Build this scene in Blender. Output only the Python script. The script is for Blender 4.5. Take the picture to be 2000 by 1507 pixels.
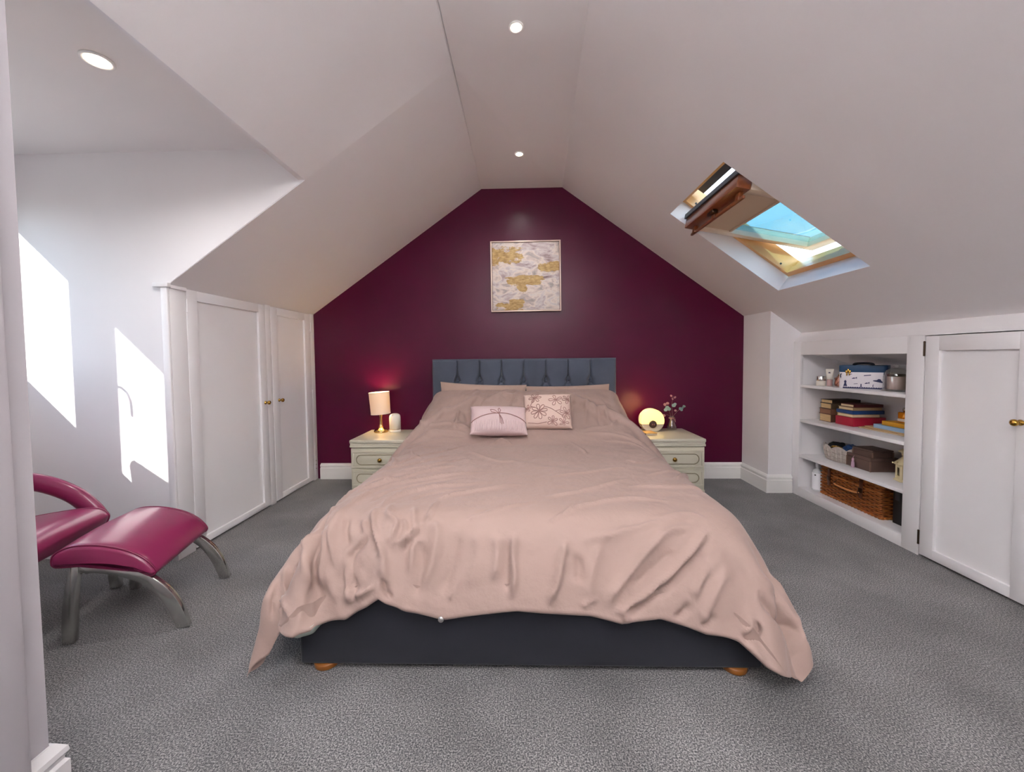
import bpy, bmesh, math, random, zlib, base64
import numpy as np
from mathutils import Vector, Matrix, noise
from mathutils.bvhtree import BVHTree

# ------------------------------------------------------------------ camera, sky, sun, exposure
S = bpy.context.scene
C = S.collection
for o in list(bpy.data.objects):
    bpy.data.objects.remove(o)

CAM_H = 1.0557
YAW, PITCH, ROLL = 0.0265, 0.0407, 0.0095
cam = bpy.data.cameras.new('camera')
camo = bpy.data.objects.new('camera', cam)
C.objects.link(camo)
cam.sensor_width = 36.0
cam.lens = 775.914 / 2000 * 36.0
cam.shift_y = -(753.5 - 730.88) / 2000
cam.clip_start = 0.03
_R = Vector((math.cos(YAW), math.sin(YAW), 0))
_F = Vector((-math.sin(YAW), math.cos(YAW), 0))
_U = Vector((0, 0, 1))
_F2 = _F * math.cos(PITCH) - _U * math.sin(PITCH)
_U2 = _U * math.cos(PITCH) + _F * math.sin(PITCH)
_R3 = _R * math.cos(ROLL) - _U2 * math.sin(ROLL)
_U3 = _U2 * math.cos(ROLL) + _R * math.sin(ROLL)
camo.matrix_world = Matrix(((_R3.x, _U3.x, -_F2.x, 0), (_R3.y, _U3.y, -_F2.y, 0), (_R3.z, _U3.z, -_F2.z, CAM_H), (0, 0, 0, 1)))
S.camera = camo

SUN = Vector((0.8, 1.0, -0.808)).normalized()
SUN_STRENGTH = 4.0
SKY_STRENGTH = 1.3
SPOT_W = 5.0
FILL_UPLIGHT_W = 125.0  # added fill light behind the camera, thrown at the ceiling
S.view_settings.view_transform = 'Standard'
S.view_settings.look = 'None'
S.view_settings.gamma = 1.0
S.view_settings.use_curve_mapping = False
S.view_settings.exposure = 2.27
S.cycles.use_denoising = True
S.cycles.max_bounces = 14
S.cycles.diffuse_bounces = 8
S.cycles.transparent_max_bounces = 16
S.cycles.sample_clamp_indirect = 6.0
S.cycles.caustics_reflective = False
S.cycles.caustics_refractive = False

world = bpy.data.worlds.new('sky')
S.world = world
world.use_nodes = True
nt = world.node_tree
geo = nt.nodes.new('ShaderNodeTexCoord')
sepz = nt.nodes.new('ShaderNodeSeparateXYZ')
nt.links.new(geo.outputs['Generated'], sepz.inputs[0])
sky = nt.nodes.new('ShaderNodeValToRGB')
sky.color_ramp.elements[0].position = 0.0; sky.color_ramp.elements[0].color = (.86, .93, 1.0, 1)
sky.color_ramp.elements[1].position = 1.0; sky.color_ramp.elements[1].color = (.30, .56, 1.0, 1)
_e = sky.color_ramp.elements.new(.35); _e.color = (.58, .80, 1.0, 1)
nt.links.new(sepz.outputs['Z'], sky.inputs[0])
gt = nt.nodes.new('ShaderNodeMath'); gt.operation = 'GREATER_THAN'; gt.inputs[1].default_value = 0.0
nt.links.new(sepz.outputs['Z'], gt.inputs[0])
gm = nt.nodes.new('ShaderNodeMix'); gm.data_type = 'RGBA'
gm.inputs[6].default_value = (.16, .17, .15, 1)
nt.links.new(gt.outputs[0], gm.inputs[0]); nt.links.new(sky.outputs[0], gm.inputs[7])
nt.links.new(gm.outputs[2], nt.nodes['Background'].inputs[0])
nt.nodes['Background'].inputs[1].default_value = SKY_STRENGTH

sl = bpy.data.lights.new('sun', 'SUN')
sl.energy = SUN_STRENGTH
sl.angle = 0.009
sl.color = (1.0, 0.97, 0.93)
so = bpy.data.objects.new('sun', sl)
C.objects.link(so)
so.rotation_euler = SUN.to_track_quat('-Z', 'Y').to_euler()
so.location = (-6, -6, 8)

# ------------------------------------------------------------------ helpers
def srgb(r, g, b):
    f = lambda c: (c / 255 / 12.92) if c / 255 <= 0.04045 else ((c / 255 + 0.055) / 1.055) ** 2.4
    return (f(r), f(g), f(b), 1.0)

def mat(name, col, rough=0.6, metal=0.0, noise_amt=0.0, noise_scale=20.0, bump=0.0, bump_scale=200.0, sheen=0.0, spec=0.5, emit=None, emit_s=0.0, stretch=(1, 1, 1), coat=0.0, bump_dist=0.002, sheen_rough=.4, alpha_mix=0):
    m = bpy.data.materials.new(name)
    m.use_nodes = True
    t = m.node_tree
    p = t.nodes['Principled BSDF']
    p.inputs['Base Color'].default_value = col
    p.inputs['Roughness'].default_value = rough
    p.inputs['Metallic'].default_value = metal
    p.inputs['Specular IOR Level'].default_value = spec
    if sheen:
        p.inputs['Sheen Weight'].default_value = sheen
        p.inputs['Sheen Roughness'].default_value = sheen_rough
    if coat:
        p.inputs['Coat Weight'].default_value = coat
        p.inputs['Coat Roughness'].default_value = 0.15
    if emit:
        p.inputs['Emission Color'].default_value = emit
        p.inputs['Emission Strength'].default_value = emit_s
    if noise_amt or bump:
        tc = t.nodes.new('ShaderNodeTexCoord')
        mp = t.nodes.new('ShaderNodeMapping')
        mp.inputs['Scale'].default_value = stretch
        t.links.new(tc.outputs['Object'], mp.inputs[0])
    if noise_amt:
        nz = t.nodes.new('ShaderNodeTexNoise')
        nz.inputs['Scale'].default_value = noise_scale
        nz.inputs['Detail'].default_value = 5
        t.links.new(mp.outputs[0], nz.inputs['Vector'])
        mr = t.nodes.new('ShaderNodeMapRange')
        mr.inputs[1].default_value = 0.25
        mr.inputs[2].default_value = 0.75
        mr.inputs[3].default_value = 1 - noise_amt
        mr.inputs[4].default_value = 1 + noise_amt
        t.links.new(nz.outputs[0], mr.inputs[0])
        vm = t.nodes.new('ShaderNodeVectorMath')
        vm.operation = 'SCALE'
        vm.inputs[0].default_value = col[:3]
        t.links.new(mr.outputs[0], vm.inputs['Scale'])
        t.links.new(vm.outputs[0], p.inputs['Base Color'])
    if bump:
        nb = t.nodes.new('ShaderNodeTexNoise')
        nb.inputs['Scale'].default_value = bump_scale
        nb.inputs['Detail'].default_value = 4
        t.links.new(mp.outputs[0], nb.inputs['Vector'])
        bp = t.nodes.new('ShaderNodeBump')
        bp.inputs['Strength'].default_value = bump
        bp.inputs['Distance'].default_value = bump_dist
        t.links.new(nb.outputs[0], bp.inputs['Height'])
        t.links.new(bp.outputs[0], p.inputs['Normal'])
    return m

def glass_mat(name, tint=(1, 1, 1, 1), refl=0.08):
    m = bpy.data.materials.new(name)
    m.use_nodes = True
    t = m.node_tree
    t.nodes.remove(t.nodes['Principled BSDF'])
    out = t.nodes['Material Output']
    tr = t.nodes.new('ShaderNodeBsdfTransparent')
    tr.inputs[0].default_value = tint
    gl = t.nodes.new('ShaderNodeBsdfGlossy')
    gl.inputs['Roughness'].default_value = 0.02
    fr = t.nodes.new('ShaderNodeLayerWeight')
    fr.inputs[0].default_value = 0.3
    mr = t.nodes.new('ShaderNodeMapRange')
    mr.inputs[3].default_value = refl * 0.5
    mr.inputs[4].default_value = min(1, refl * 6)
    t.links.new(fr.outputs['Facing'], mr.inputs[0])
    mx = t.nodes.new('ShaderNodeMixShader')
    t.links.new(mr.outputs[0], mx.inputs[0])
    t.links.new(tr.outputs[0], mx.inputs[1])
    t.links.new(gl.outputs[0], mx.inputs[2])
    t.links.new(mx.outputs[0], out.inputs[0])
    return m

def wl(p):
    v = Vector((0, 0, 0))
    while p is not None:
        v += p.location
        p = p.parent
    return v

class B:
    """collects shapes in one bmesh; out() links it as ONE mesh object"""
    def __init__(s, local=False):
        s.bm = bmesh.new()
        s.local = local
    def _grab(s, n0):
        s.bm.verts.ensure_lookup_table()
        return s.bm.verts[n0:]
    def box(s, lo, hi, bev=0.0, seg=2, M=None):
        n0 = len(s.bm.verts)
        r = bmesh.ops.create_cube(s.bm, size=1)
        vs = r['verts']
        for v in vs:
            v.co = Vector([lo[i] + (v.co[i] + .5) * (hi[i] - lo[i]) for i in range(3)])
        if bev:
            es = list({e for v in vs for e in v.link_edges})
            bv = bmesh.ops.bevel(s.bm, geom=es, offset=bev, segments=seg, profile=.5, affect='EDGES')
            vs = list({v for f in bv['faces'] for v in f.verts} | {v for v in vs if v.is_valid})
        if M is not None:
            for v in vs:
                v.co = M @ v.co
        return s
    def obox(s, c, ax, h, bev=0.0):
        """box at centre c with unit axes ax and half sizes h"""
        M = Matrix(((ax[0][0], ax[1][0], ax[2][0], c[0]), (ax[0][1], ax[1][1], ax[2][1], c[1]), (ax[0][2], ax[1][2], ax[2][2], c[2]), (0, 0, 0, 1)))
        return s.box([-q for q in h], h, bev, 2, M)
    def poly(s, pts):
        s.bm.faces.new([s.bm.verts.new(p) for p in pts])
        return s
    def prism(s, pts, vec, bev=0.0):
        """flat polygon pts swept by vec"""
        v = Vector(vec)
        a = [s.bm.verts.new(p) for p in pts]
        b = [s.bm.verts.new(Vector(p) + v) for p in pts]
        n = len(a)
        fs = [s.bm.faces.new(a[::-1]), s.bm.faces.new(b)]
        for i in range(n):
            fs.append(s.bm.faces.new((a[i], a[(i + 1) % n], b[(i + 1) % n], b[i])))
        bmesh.ops.recalc_face_normals(s.bm, faces=fs)
        if bev:
            es = list({e for f in fs for e in f.edges})
            bmesh.ops.bevel(s.bm, geom=es, offset=bev, segments=2, profile=.5, affect='EDGES')
        return s
    def lathe(s, prof, c=(0, 0, 0), n=28, M=None, caps=True, sx=1.0, sy=1.0):
        """prof: list of (r, z)"""
        c = Vector(c)
        rings = []
        for r, z in prof:
            rg = []
            for i in range(n):
                a = 2 * math.pi * i / n
                q = Vector((r * sx * math.cos(a), r * sy * math.sin(a), z))
                if M is not None:
                    q = M @ q
                rg.append(s.bm.verts.new(q + c))
            rings.append(rg)
        for a, b in zip(rings, rings[1:]):
            for i in range(n):
                s.bm.faces.new((a[i], a[(i + 1) % n], b[(i + 1) % n], b[i]))
        if caps:
            s.bm.faces.new(rings[0][::-1])
            s.bm.faces.new(rings[-1])
        return s
    def tube(s, path, r, n=8, flat=None, caps=True, up=None):
        """r: number or list; flat=(a,b) gives an elliptic / box-ish section"""
        P = [Vector(p) for p in path]
        m = len(P)
        rs = r if isinstance(r, (list, tuple)) else [r] * m
        rings = []
        u = Vector(up) if up else None
        for i in range(m):
            t = (P[min(i + 1, m - 1)] - P[max(i - 1, 0)]).normalized()
            if up is None:
                if u is None:
                    u = t.orthogonal().normalized()
                else:
                    u = (u - t * u.dot(t)).normalized()
                uu = u
            else:
                uu = (Vector(up) - t * Vector(up).dot(t)).normalized()
            w = t.cross(uu)
            fa, fb = flat if flat else (1, 1)
            rings.append([s.bm.verts.new(P[i] + (uu * math.cos(2 * math.pi * k / n + (math.pi / n)) * fa + w * math.sin(2 * math.pi * k / n + (math.pi / n)) * fb) * rs[i]) for k in range(n)])
        for a, b in zip(rings, rings[1:]):
            for k in range(n):
                s.bm.faces.new((a[k], a[(k + 1) % n], b[(k + 1) % n], b[k]))
        if caps:
            s.bm.faces.new(rings[0][::-1])
            s.bm.faces.new(rings[-1])
        return s
    def grid(s, fn, nu, nv, flip=False):
        V = [[s.bm.verts.new(fn(i / nu, j / nv)) for i in range(nu + 1)] for j in range(nv + 1)]
        for j in range(nv):
            for i in range(nu):
                q = (V[j][i], V[j][i + 1], V[j + 1][i + 1], V[j + 1][i])
                s.bm.faces.new(q[::-1] if flip else q)
        return s
    def sphere(s, c, r, n=14, sc=(1, 1, 1), M=None):
        k = bmesh.ops.create_uvsphere(s.bm, u_segments=n, v_segments=max(6, n // 2 + 2), radius=r)
        for v in k['verts']:
            q = Vector((v.co.x * sc[0], v.co.y * sc[1], v.co.z * sc[2]))
            if M is not None:
                q = M @ q
            v.co = q + Vector(c)
        return s
    def out(s, name, m, parent=None, smooth=True, ang=38, weld=False):
        if weld:
            bmesh.ops.remove_doubles(s.bm, verts=s.bm.verts[:], dist=1e-5)
        if smooth:
            for f in s.bm.faces:
                f.smooth = True
            lim = math.radians(ang)
            for e in s.bm.edges:
                if len(e.link_faces) == 2:
                    try:
                        if e.calc_face_angle() > lim:
                            e.smooth = False
                    except ValueError:
                        pass
        me = bpy.data.meshes.new(name)
        s.bm.to_mesh(me)
        s.bm.free()
        ms = m if isinstance(m, (list, tuple)) else [m]
        for k in ms:
            me.materials.append(k)
        o = bpy.data.objects.new(name, me)
        C.objects.link(o)
        if parent is not None:
            o.parent = parent
            if not s.local:
                o.location = -wl(parent)
        return o

def tag(o, label=None, cat=None, group=None, kind=None):
    if label: o['label'] = label
    if cat: o['category'] = cat
    if group: o['group'] = group
    if kind: o['kind'] = kind
    return o

def thing(name, label, cat, loc=(0, 0, 0), rotz=0.0, group=None, kind=None):
    o = bpy.data.objects.new(name, None)
    C.objects.link(o)
    o.empty_display_size = 0.05
    o.location = loc
    o.rotation_euler = (0, 0, rotz)
    return tag(o, label, cat, group, kind)

def struct(o):
    o['kind'] = 'structure'
    return o

def dup(o, parent=None):
    c = o.copy()
    C.objects.link(c)
    if parent is not None:
        c.parent = parent
    for ch in list(o.children):
        dup(ch, c)
    return c

def rotm(rx=0, ry=0, rz=0):
    return (Matrix.Rotation(rz, 4, 'Z') @ Matrix.Rotation(ry, 4, 'Y') @ Matrix.Rotation(rx, 4, 'X'))

# ------------------------------------------------------------------ materials
M = {}
M['white'] = mat('white_wall_paint', (.80, .78, .785, 1), .55, noise_amt=.015, noise_scale=3, bump=.05, bump_scale=60)
M['shaded_paint'] = mat('shaded_white_wall_paint', (.38, .355, .37, 1), .5, noise_amt=.015, noise_scale=3)  # white paint darkened: shade on the near wall end is put into the colour
M['gloss'] = mat('white_joinery_paint', (.80, .785, .79, 1), .32, noise_amt=.012, noise_scale=5, bump=.03, bump_scale=40)
M['trim'] = mat('white_skirting_paint', (.80, .79, .76, 1), .3)
M['shaded_trim'] = mat('shaded_white_skirting_paint', (.52, .50, .50, 1), .3)  # white skirting darkened, shade beside the wall end put into the colour
M['maroon'] = mat('maroon_satin_paint', srgb(78, 0, 42), .32, noise_amt=.10, noise_scale=4, bump=.06, bump_scale=26, bump_dist=.004, spec=.32)
M['pine'] = mat('pine', srgb(222, 168, 104), .42, noise_amt=.16, noise_scale=6, stretch=(1, .12, 1), coat=.3)
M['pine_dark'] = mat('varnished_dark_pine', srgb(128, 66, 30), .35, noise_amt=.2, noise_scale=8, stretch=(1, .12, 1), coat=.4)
M['pine_skylit'] = mat('skylit_varnished_pine', srgb(232, 214, 190), .28, noise_amt=.08, noise_scale=6, stretch=(1, .12, 1), coat=.5)  # pine paled: sky reflected on the varnish is put into the colour
M['blind'] = mat('beige_blind_cloth', srgb(205, 184, 158), .85)
M['flash'] = mat('grey_flashing', srgb(60, 64, 72), .5)
M['upvc'] = mat('white_plastic', (.82, .82, .82, 1), .3)
M['glass'] = glass_mat('window_glass')
M['roof_glass'] = glass_mat('tinted_roof_glass', (.30, .46, .50, 1))
M['jar_glass'] = glass_mat('clear_glass', (.96, .97, .96, 1), .12)
M['amber_glass'] = mat('amber_liquid', srgb(214, 130, 20), .1, spec=.6)
M['chrome'] = mat('brushed_chrome', (.66, .66, .63, 1), .2, 1.0, noise_amt=.06, noise_scale=12)
M['silver'] = mat('silver_metal', (.75, .74, .72, 1), .18, 1.0)
M['brass'] = mat('brass', srgb(190, 150, 70), .22, 1.0)
M['gold'] = mat('champagne_metal', srgb(214, 176, 118), .2, 1.0)
M['dark_metal'] = mat('dark_bronze_metal', srgb(70, 52, 40), .35, .9)
M['velvet'] = mat('slate_velvet', srgb(70, 77, 92), .75, noise_amt=.22, noise_scale=5, bump=.2, bump_scale=250, sheen=.35, bump_dist=.001)
M['velvet_dark'] = mat('charcoal_velvet', srgb(24, 25, 35), .85, noise_amt=.2, noise_scale=6, bump=.2, bump_scale=250, sheen=.2, bump_dist=.001)
M['cotton'] = mat('pink_cotton', srgb(158, 134, 125), .82, noise_amt=.02, noise_scale=8, bump=.5, bump_scale=26, sheen=.12, bump_dist=.008)
M['pillow'] = mat('pink_pillowcase_cotton', srgb(172, 146, 133), .82, bump=.22, bump_scale=30, sheen=.1, bump_dist=.005)
M['liner'] = mat('pale_green_duvet_lining', srgb(196, 206, 196), .85)
M['satin'] = mat('pale_pink_satin', srgb(198, 174, 173), .45, noise_amt=.04, noise_scale=40, stretch=(8, 1, 1), bump=.3, bump_scale=30, sheen=.2)
M['linen'] = mat('blush_linen', srgb(206, 180, 168), .8, bump=.2, bump_scale=120)
M['cord'] = mat('taupe_cord', srgb(150, 112, 104), .6)
M['leather'] = mat('burgundy_leather', srgb(134, 40, 80), .30, noise_amt=.08, noise_scale=12, bump=.12, bump_scale=160, coat=.15, bump_dist=.001)
M['piping'] = mat('burgundy_piping', srgb(120, 28, 66), .35)
M['amber_wood'] = mat('amber_wood', srgb(128, 76, 26), .4, noise_amt=.15, noise_scale=20)
M['black'] = mat('black_plastic', srgb(16, 16, 18), .5)
M['mattress'] = mat('mattress_ticking', (.75, .74, .72, 1), .8)
M['cream'] = mat('cream_lacquer', srgb(200, 195, 176), .3, noise_amt=.02, noise_scale=6)
M['cream_line'] = mat('antiqued_cream_groove', srgb(150, 142, 116), .4)
M['shade'] = mat('linen_lampshade', srgb(232, 222, 206), .8, bump=.3, bump_scale=180)
_t = M['shade'].node_tree
_tl = _t.nodes.new('ShaderNodeBsdfTranslucent'); _tl.inputs[0].default_value = srgb(240, 222, 190)
_mx = _t.nodes.new('ShaderNodeMixShader'); _mx.inputs[0].default_value = .12
_t.links.new(_t.nodes['Principled BSDF'].outputs[0], _mx.inputs[1]); _t.links.new(_tl.outputs[0], _mx.inputs[2]); _t.links.new(_mx.outputs[0], _t.nodes['Material Output'].inputs[0])
M['porcelain'] = mat('white_ceramic', srgb(232, 226, 214), .4)
M['glow'] = mat('glowing_warm_diffuser', srgb(255, 214, 120), .5, emit=srgb(255, 224, 120), emit_s=.42)
M['bulb'] = mat('warm_bulb', (1, 1, 1, 1), .5, emit=(1.0, .72, .36, 1), emit_s=6.0)
M['led'] = mat('downlight_lens', (1, 1, 1, 1), .5, emit=(1.0, .80, .56, 1), emit_s=6.0)

# carpet : flecked grey loop pile
m = bpy.data.materials.new('grey_fleck_carpet')
m.use_nodes = True
t = m.node_tree
p = t.nodes['Principled BSDF']
p.inputs['Roughness'].default_value = .95
p.inputs['Specular IOR Level'].default_value = .15
p.inputs['Sheen Weight'].default_value = .25
tc = t.nodes.new('ShaderNodeTexCoord')
n1 = t.nodes.new('ShaderNodeTexNoise'); n1.inputs['Scale'].default_value = 230; n1.inputs['Detail'].default_value = 4; n1.inputs['Roughness'].default_value = .7
n2 = t.nodes.new('ShaderNodeTexNoise'); n2.inputs['Scale'].default_value = 3.0; n2.inputs['Detail'].default_value = 5
n3 = t.nodes.new('ShaderNodeTexNoise'); n3.inputs['Scale'].default_value = 420; n3.inputs['Detail'].default_value = 2
for n in (n1, n2, n3):
    t.links.new(tc.outputs['Object'], n.inputs['Vector'])
cr = t.nodes.new('ShaderNodeValToRGB')
e = cr.color_ramp.elements
e[0].position = .40; e[0].color = (.034, .035, .038, 1)
e[1].position = .61; e[1].color = (.33, .315, .303, 1)
x = cr.color_ramp.elements.new(.5); x.color = (.120, .117, .117, 1)
t.links.new(n1.outputs[0], cr.inputs[0])
mr = t.nodes.new('ShaderNodeMapRange')
mr.inputs[1].default_value = .3; mr.inputs[2].default_value = .7; mr.inputs[3].default_value = .74; mr.inputs[4].default_value = 1.26
t.links.new(n2.outputs[0], mr.inputs[0])
vm = t.nodes.new('ShaderNodeVectorMath'); vm.operation = 'SCALE'
t.links.new(cr.outputs[0], vm.inputs[0]); t.links.new(mr.outputs[0], vm.inputs['Scale'])
t.links.new(vm.outputs[0], p.inputs['Base Color'])
ad = t.nodes.new('ShaderNodeMath'); ad.operation = 'ADD'
t.links.new(n1.outputs[0], ad.inputs[0]); t.links.new(n3.outputs[0], ad.inputs[1])
bp = t.nodes.new('ShaderNodeBump'); bp.inputs['Strength'].default_value = .25; bp.inputs['Distance'].default_value = .003
t.links.new(ad.outputs[0], bp.inputs['Height']); t.links.new(bp.outputs[0], p.inputs['Normal'])
M['carpet'] = m

# wicker : brown willow with colour change from rod to rod
M['wicker'] = mat('brown_wicker', srgb(150, 84, 34), .5, noise_amt=.35, noise_scale=45, bump=.3, bump_scale=150, stretch=(1, .25, 3))
M['leather_brown'] = mat('brown_strap_leather', srgb(86, 44, 24), .5)

# ------------------------------------------------------------------ room dimensions (metres, camera above the origin)
D = 3.461; XL = -1.83; XR = 1.894; XC = 2.072; YP = 3.094; YB = -1.3
ZL = 1.456; ZR = 1.396; RA = -.34; RB = .352; ZT = 2.507
YC = 2.03; YN = .853; XP = -1.10; XW = -2.72; ZD = 2.13
def rx(y): return RB + (y - D) * .0352                       # right edge of the flat ceiling strip
def zs(x): return ZT + (RB - x) * (ZT - ZR) / (XR - RB)       # right slope
def zl(x): return ZT + (x - RA) * (ZT - ZL) / (RA - XL)       # left slope

struct(B().box((-3.0, YB - .1, -.06), (2.6, D + .1, 0)).out('floor', M['carpet'], smooth=False))
b = B().prism([(XL - .15, D, 0), (XR + .7, D, 0), (XR + .7, D, .9), (XR, D, ZR + .02), (rx(D), D, ZT + .02), (RA, D, ZT + .02), (XL, D, ZL + .02), (XL - .15, D, ZL - .1)], (0, .1, 0))
struct(b.out('wall_back', M['maroon'], smooth=False))
# flat strip along the ridge
b = B()
b.prism([(RA - .12, D + .01, ZT), (RA, D + .01, ZT), (RA + .02, YB, ZT), (RA - .12, YB, ZT)], (0, 0, .06))
b.prism([(RA, D + .01, ZT), (rx(D), D + .01, ZT), (rx(YC), YC, zs(rx(YC))), (RA + .009, YC, ZT)], (0, 0, .06))
b.prism([(RA + .009, YC, ZT), (rx(YC), YC, zs(rx(YC))), (rx(YB), YB, zs(rx(YB))), (RA + .02, YB, ZT)], (0, 0, .06))
b.prism([(rx(D), D + .01, ZT), (rx(D) + .12, D + .01, ZT), (rx(YB) + .12, YB, zs(rx(YB))), (rx(YB), YB, zs(rx(YB)))], (0, 0, .06))
CEIL = b.out('ceiling', M['white'], smooth=False)
struct(CEIL)
# right slope with the roof-light hole (x 1.015..1.75, y 2.06..2.78)
HX0, HX1, HY0, HY1 = 1.015, 1.75, 2.06, 2.78
b = B()
XE = 2.62
def sl(x, y): return (x, y, zs(x))
th = Vector((.5845, 0, .8113)) * .04
for x0, x1, y0, y1 in ((None, HX0, YB, D), (HX0, HX1, YB, HY0), (HX0, HX1, HY1, D), (HX1, XE, YB, D)):
    if x0 is None:
        q = [sl(rx(y0), y0), sl(x1, y0), sl(x1, y1), sl(rx(y1), y1)]
    else:
        q = [sl(x0, y0), sl(x1, y0), sl(x1, y1), sl(x0, y1)]
    b.prism(q, th)
struct(b.out('ceiling_right', M['white'], smooth=False))
# left slope beyond the dormer
b = B().prism([(RA + .003, D + .01, zl(RA + .003)), (RA + .003, YC + .003, zl(RA + .003)), (XL - .29, YC + .003, zl(XL - .29)), (XL - .29, D + .01, zl(XL - .29))], Vector((-.58, 0, .81)) * .04)
struct(b.out('ceiling_left', M['white'], smooth=False))
# nearer part of the left slope, sagging slightly, cut off above the dormer opening
def near(u, v):
    y = YB + (YC - YB) * v
    xa, xb = RA + .004 + .018 * (1 - v), XP
    za, zb = ZT + .003, zl(XP) + .03 * (1 - v)
    x = xa + (xb - xa) * u
    yy = y + (.004 if v > .999 else 0)
    k = math.sin(math.pi * u) * min(1, (YC - y) / .14)
    return (x, yy, za + (zb - za) * u + .017 * k)
struct(B().grid(near, 10, 30).out('ceiling_left', M['white'], ang=60))
# dormer : lintel edge, ceiling, far cheek, near cheek, window wall
b = B().prism([(XP, YN, zl(XP) + .02), (XP, YC, zl(XP)), (XP - .04, YC, ZD), (XP - .04, YN, ZD)], (-.03, 0, 0))
struct(b.out('trim_1', M['white'], smooth=False))
struct(B().box((XW - .12, YN - .05, ZD), (XP - .03, YC + .05, ZD + .06)).out('ceiling_dormer', M['white'], smooth=False))
b = B().prism([(XW - .1, YC, 0), (XL - .0025, YC, 0), (XL - .0025, YC, ZL), (XP - .001, YC, zl(XP) + .003), (XP - .04, YC, ZD + .02), (XW - .1, YC, ZD + .02)], (0, .0015, 0))
b.box((XL - .32, YC + .002, 0), (XL - .30, D, 1.30))
struct(b.out('wall_dormer_far', M['white'], smooth=False))
struct(B().box((XW - .1, YN - .06, 0), (XP - .004, YN, ZD + .02)).out('wall_dormer_near', M['white'], smooth=False))
struct(B().box((XP - .004, YN - .0603, 0), (XP, YN, 2.03)).out('trim_5', M['shaded_paint'], smooth=False))  # thin panel over the white end face, its shade painted in
struct(B().box((XP - .10, YB, 0), (XP, YN - .0605, 2.02)).out('wall_left', M['shaded_paint'], smooth=False))
# panes of the dormer window : a (near) y .90-1.29, b (far) y 1.53-1.93, z 1.064-1.885
WZ0, WZ1 = 1.064, 1.885
b = B()
oy0, oy1, oz0, oz1 = .858, 1.99, WZ0 - .05, WZ1 + .05
b.box((XW - .1, YN - .06, 0), (XW, YC + .05, oz0)).box((XW - .1, YN - .06, oz1), (XW, YC + .05, ZD + .02))
b.box((XW - .1, YN - .06, oz0), (XW, oy0, oz1)).box((XW - .1, oy1, oz0), (XW, YC + .05, oz1))
struct(b.out('wall_dormer_window', M['white'], smooth=False))
w1 = thing('window_1', 'white dormer window of two casements beside the armchair', None, (XW, 1.42, oz0), kind='structure')
b = B()
b.box((XW - .06, oy0, oz0), (XW - .01, oy1, oz0 + .025)).box((XW - .06, oy0, oz1 - .025), (XW - .01, oy1, oz1))
b.box((XW - .06, oy0, oz0), (XW - .01, oy0 + .02, oz1)).box((XW - .06, oy1 - .02, oz0), (XW - .01, oy1, oz1)).box((XW - .06, 1.375, oz0), (XW - .01, 1.445, oz1))
b.out('window_frame', M['upvc'], w1, smooth=False)
for y0, y1 in ((.90, 1.29), (1.53, 1.93)):
    b = B()
    ya, yb = (.878, 1.375) if y0 < 1 else (1.445, 1.97)
    b.box((XW - .05, ya, oz0 + .025), (XW + .005, yb, WZ0), .004).box((XW - .05, ya, WZ1), (XW + .005, yb, oz1 - .025), .004)
    b.box((XW - .05, ya, WZ0), (XW + .005, y0, WZ1), .004).box((XW - .05, y1, WZ0), (XW + .005, yb, WZ1), .004)
    cs = b.out('casement', M['upvc'], w1)
    B().box((XW - .032, y0, WZ0), (XW - .026, y1, WZ1)).out('pane', M['glass'], cs, smooth=False)
    hy = 1.315 if y0 < 1 else 1.505
    B().tube([(XW + .004, hy, 1.50), (XW + .035, hy, 1.50), (XW + .045, hy - .03, 1.495), (XW + .05, hy - .045, 1.46), (XW + .05, hy - .05, 1.385)], .008).out('casement_handle', M['silver'], cs)

# wall end beside the camera : architrave and skirting
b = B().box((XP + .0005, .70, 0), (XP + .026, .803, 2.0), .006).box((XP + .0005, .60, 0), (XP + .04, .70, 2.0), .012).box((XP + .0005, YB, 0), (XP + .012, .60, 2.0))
struct(b.out('trim_3', M['shaded_paint']))
def skirt(path, name, h=.145, d=.022):
    """moulded skirting : profile swept along a floor path, body to the left of travel"""
    prof = [(0, 0), (d, 0), (d, h * .70), (d * .72, h * .74), (d * .72, h * .79), (d * 1.0, h * .83), (d * .92, h * .90), (d * .45, h * .97), (d * .25, h), (0, h)]
    P = [Vector((x, y, 0)) for x, y in path]
    b = B()
    rings = []
    for i, q in enumerate(P):
        d0 = (q - P[i - 1]).normalized() if i else None
        d1 = (P[i + 1] - q).normalized() if i < len(P) - 1 else None
        n0 = Vector((-d0.y, d0.x, 0)) if d0 else None
        n1 = Vector((-d1.y, d1.x, 0)) if d1 else None
        if n0 is None: nn = n1
        elif n1 is None: nn = n0
        else:
            nn = (n0 + n1); nn = nn / (nn.dot(n0))
        rings.append([b.bm.verts.new(q + nn * a + Vector((0, 0, z))) for a, z in prof])
    k = len(prof)
    for r0, r1 in zip(rings, rings[1:]):
        for j in range(k):
            b.bm.faces.new((r0[j], r0[(j + 1) % k], r1[(j + 1) % k], r1[j]))
    b.bm.faces.new(rings[0]); b.bm.faces.new(rings[-1][::-1])
    bmesh.ops.recalc_face_normals(b.bm, faces=b.bm.faces[:])
    return struct(b.out(name, M['trim' if name != 'baseboard_left' else 'shaded_trim'], ang=30))
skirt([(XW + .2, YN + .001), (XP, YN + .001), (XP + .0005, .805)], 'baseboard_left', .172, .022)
skirt([(XR - .001, D - .001), (XL + .03, D - .001)], 'baseboard_back', .138)
skirt([(XC - .005, YP - .001), (XR - .001, YP - .001), (XR - .001, D - .022)], 'baseboard_right', .138)

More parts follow.
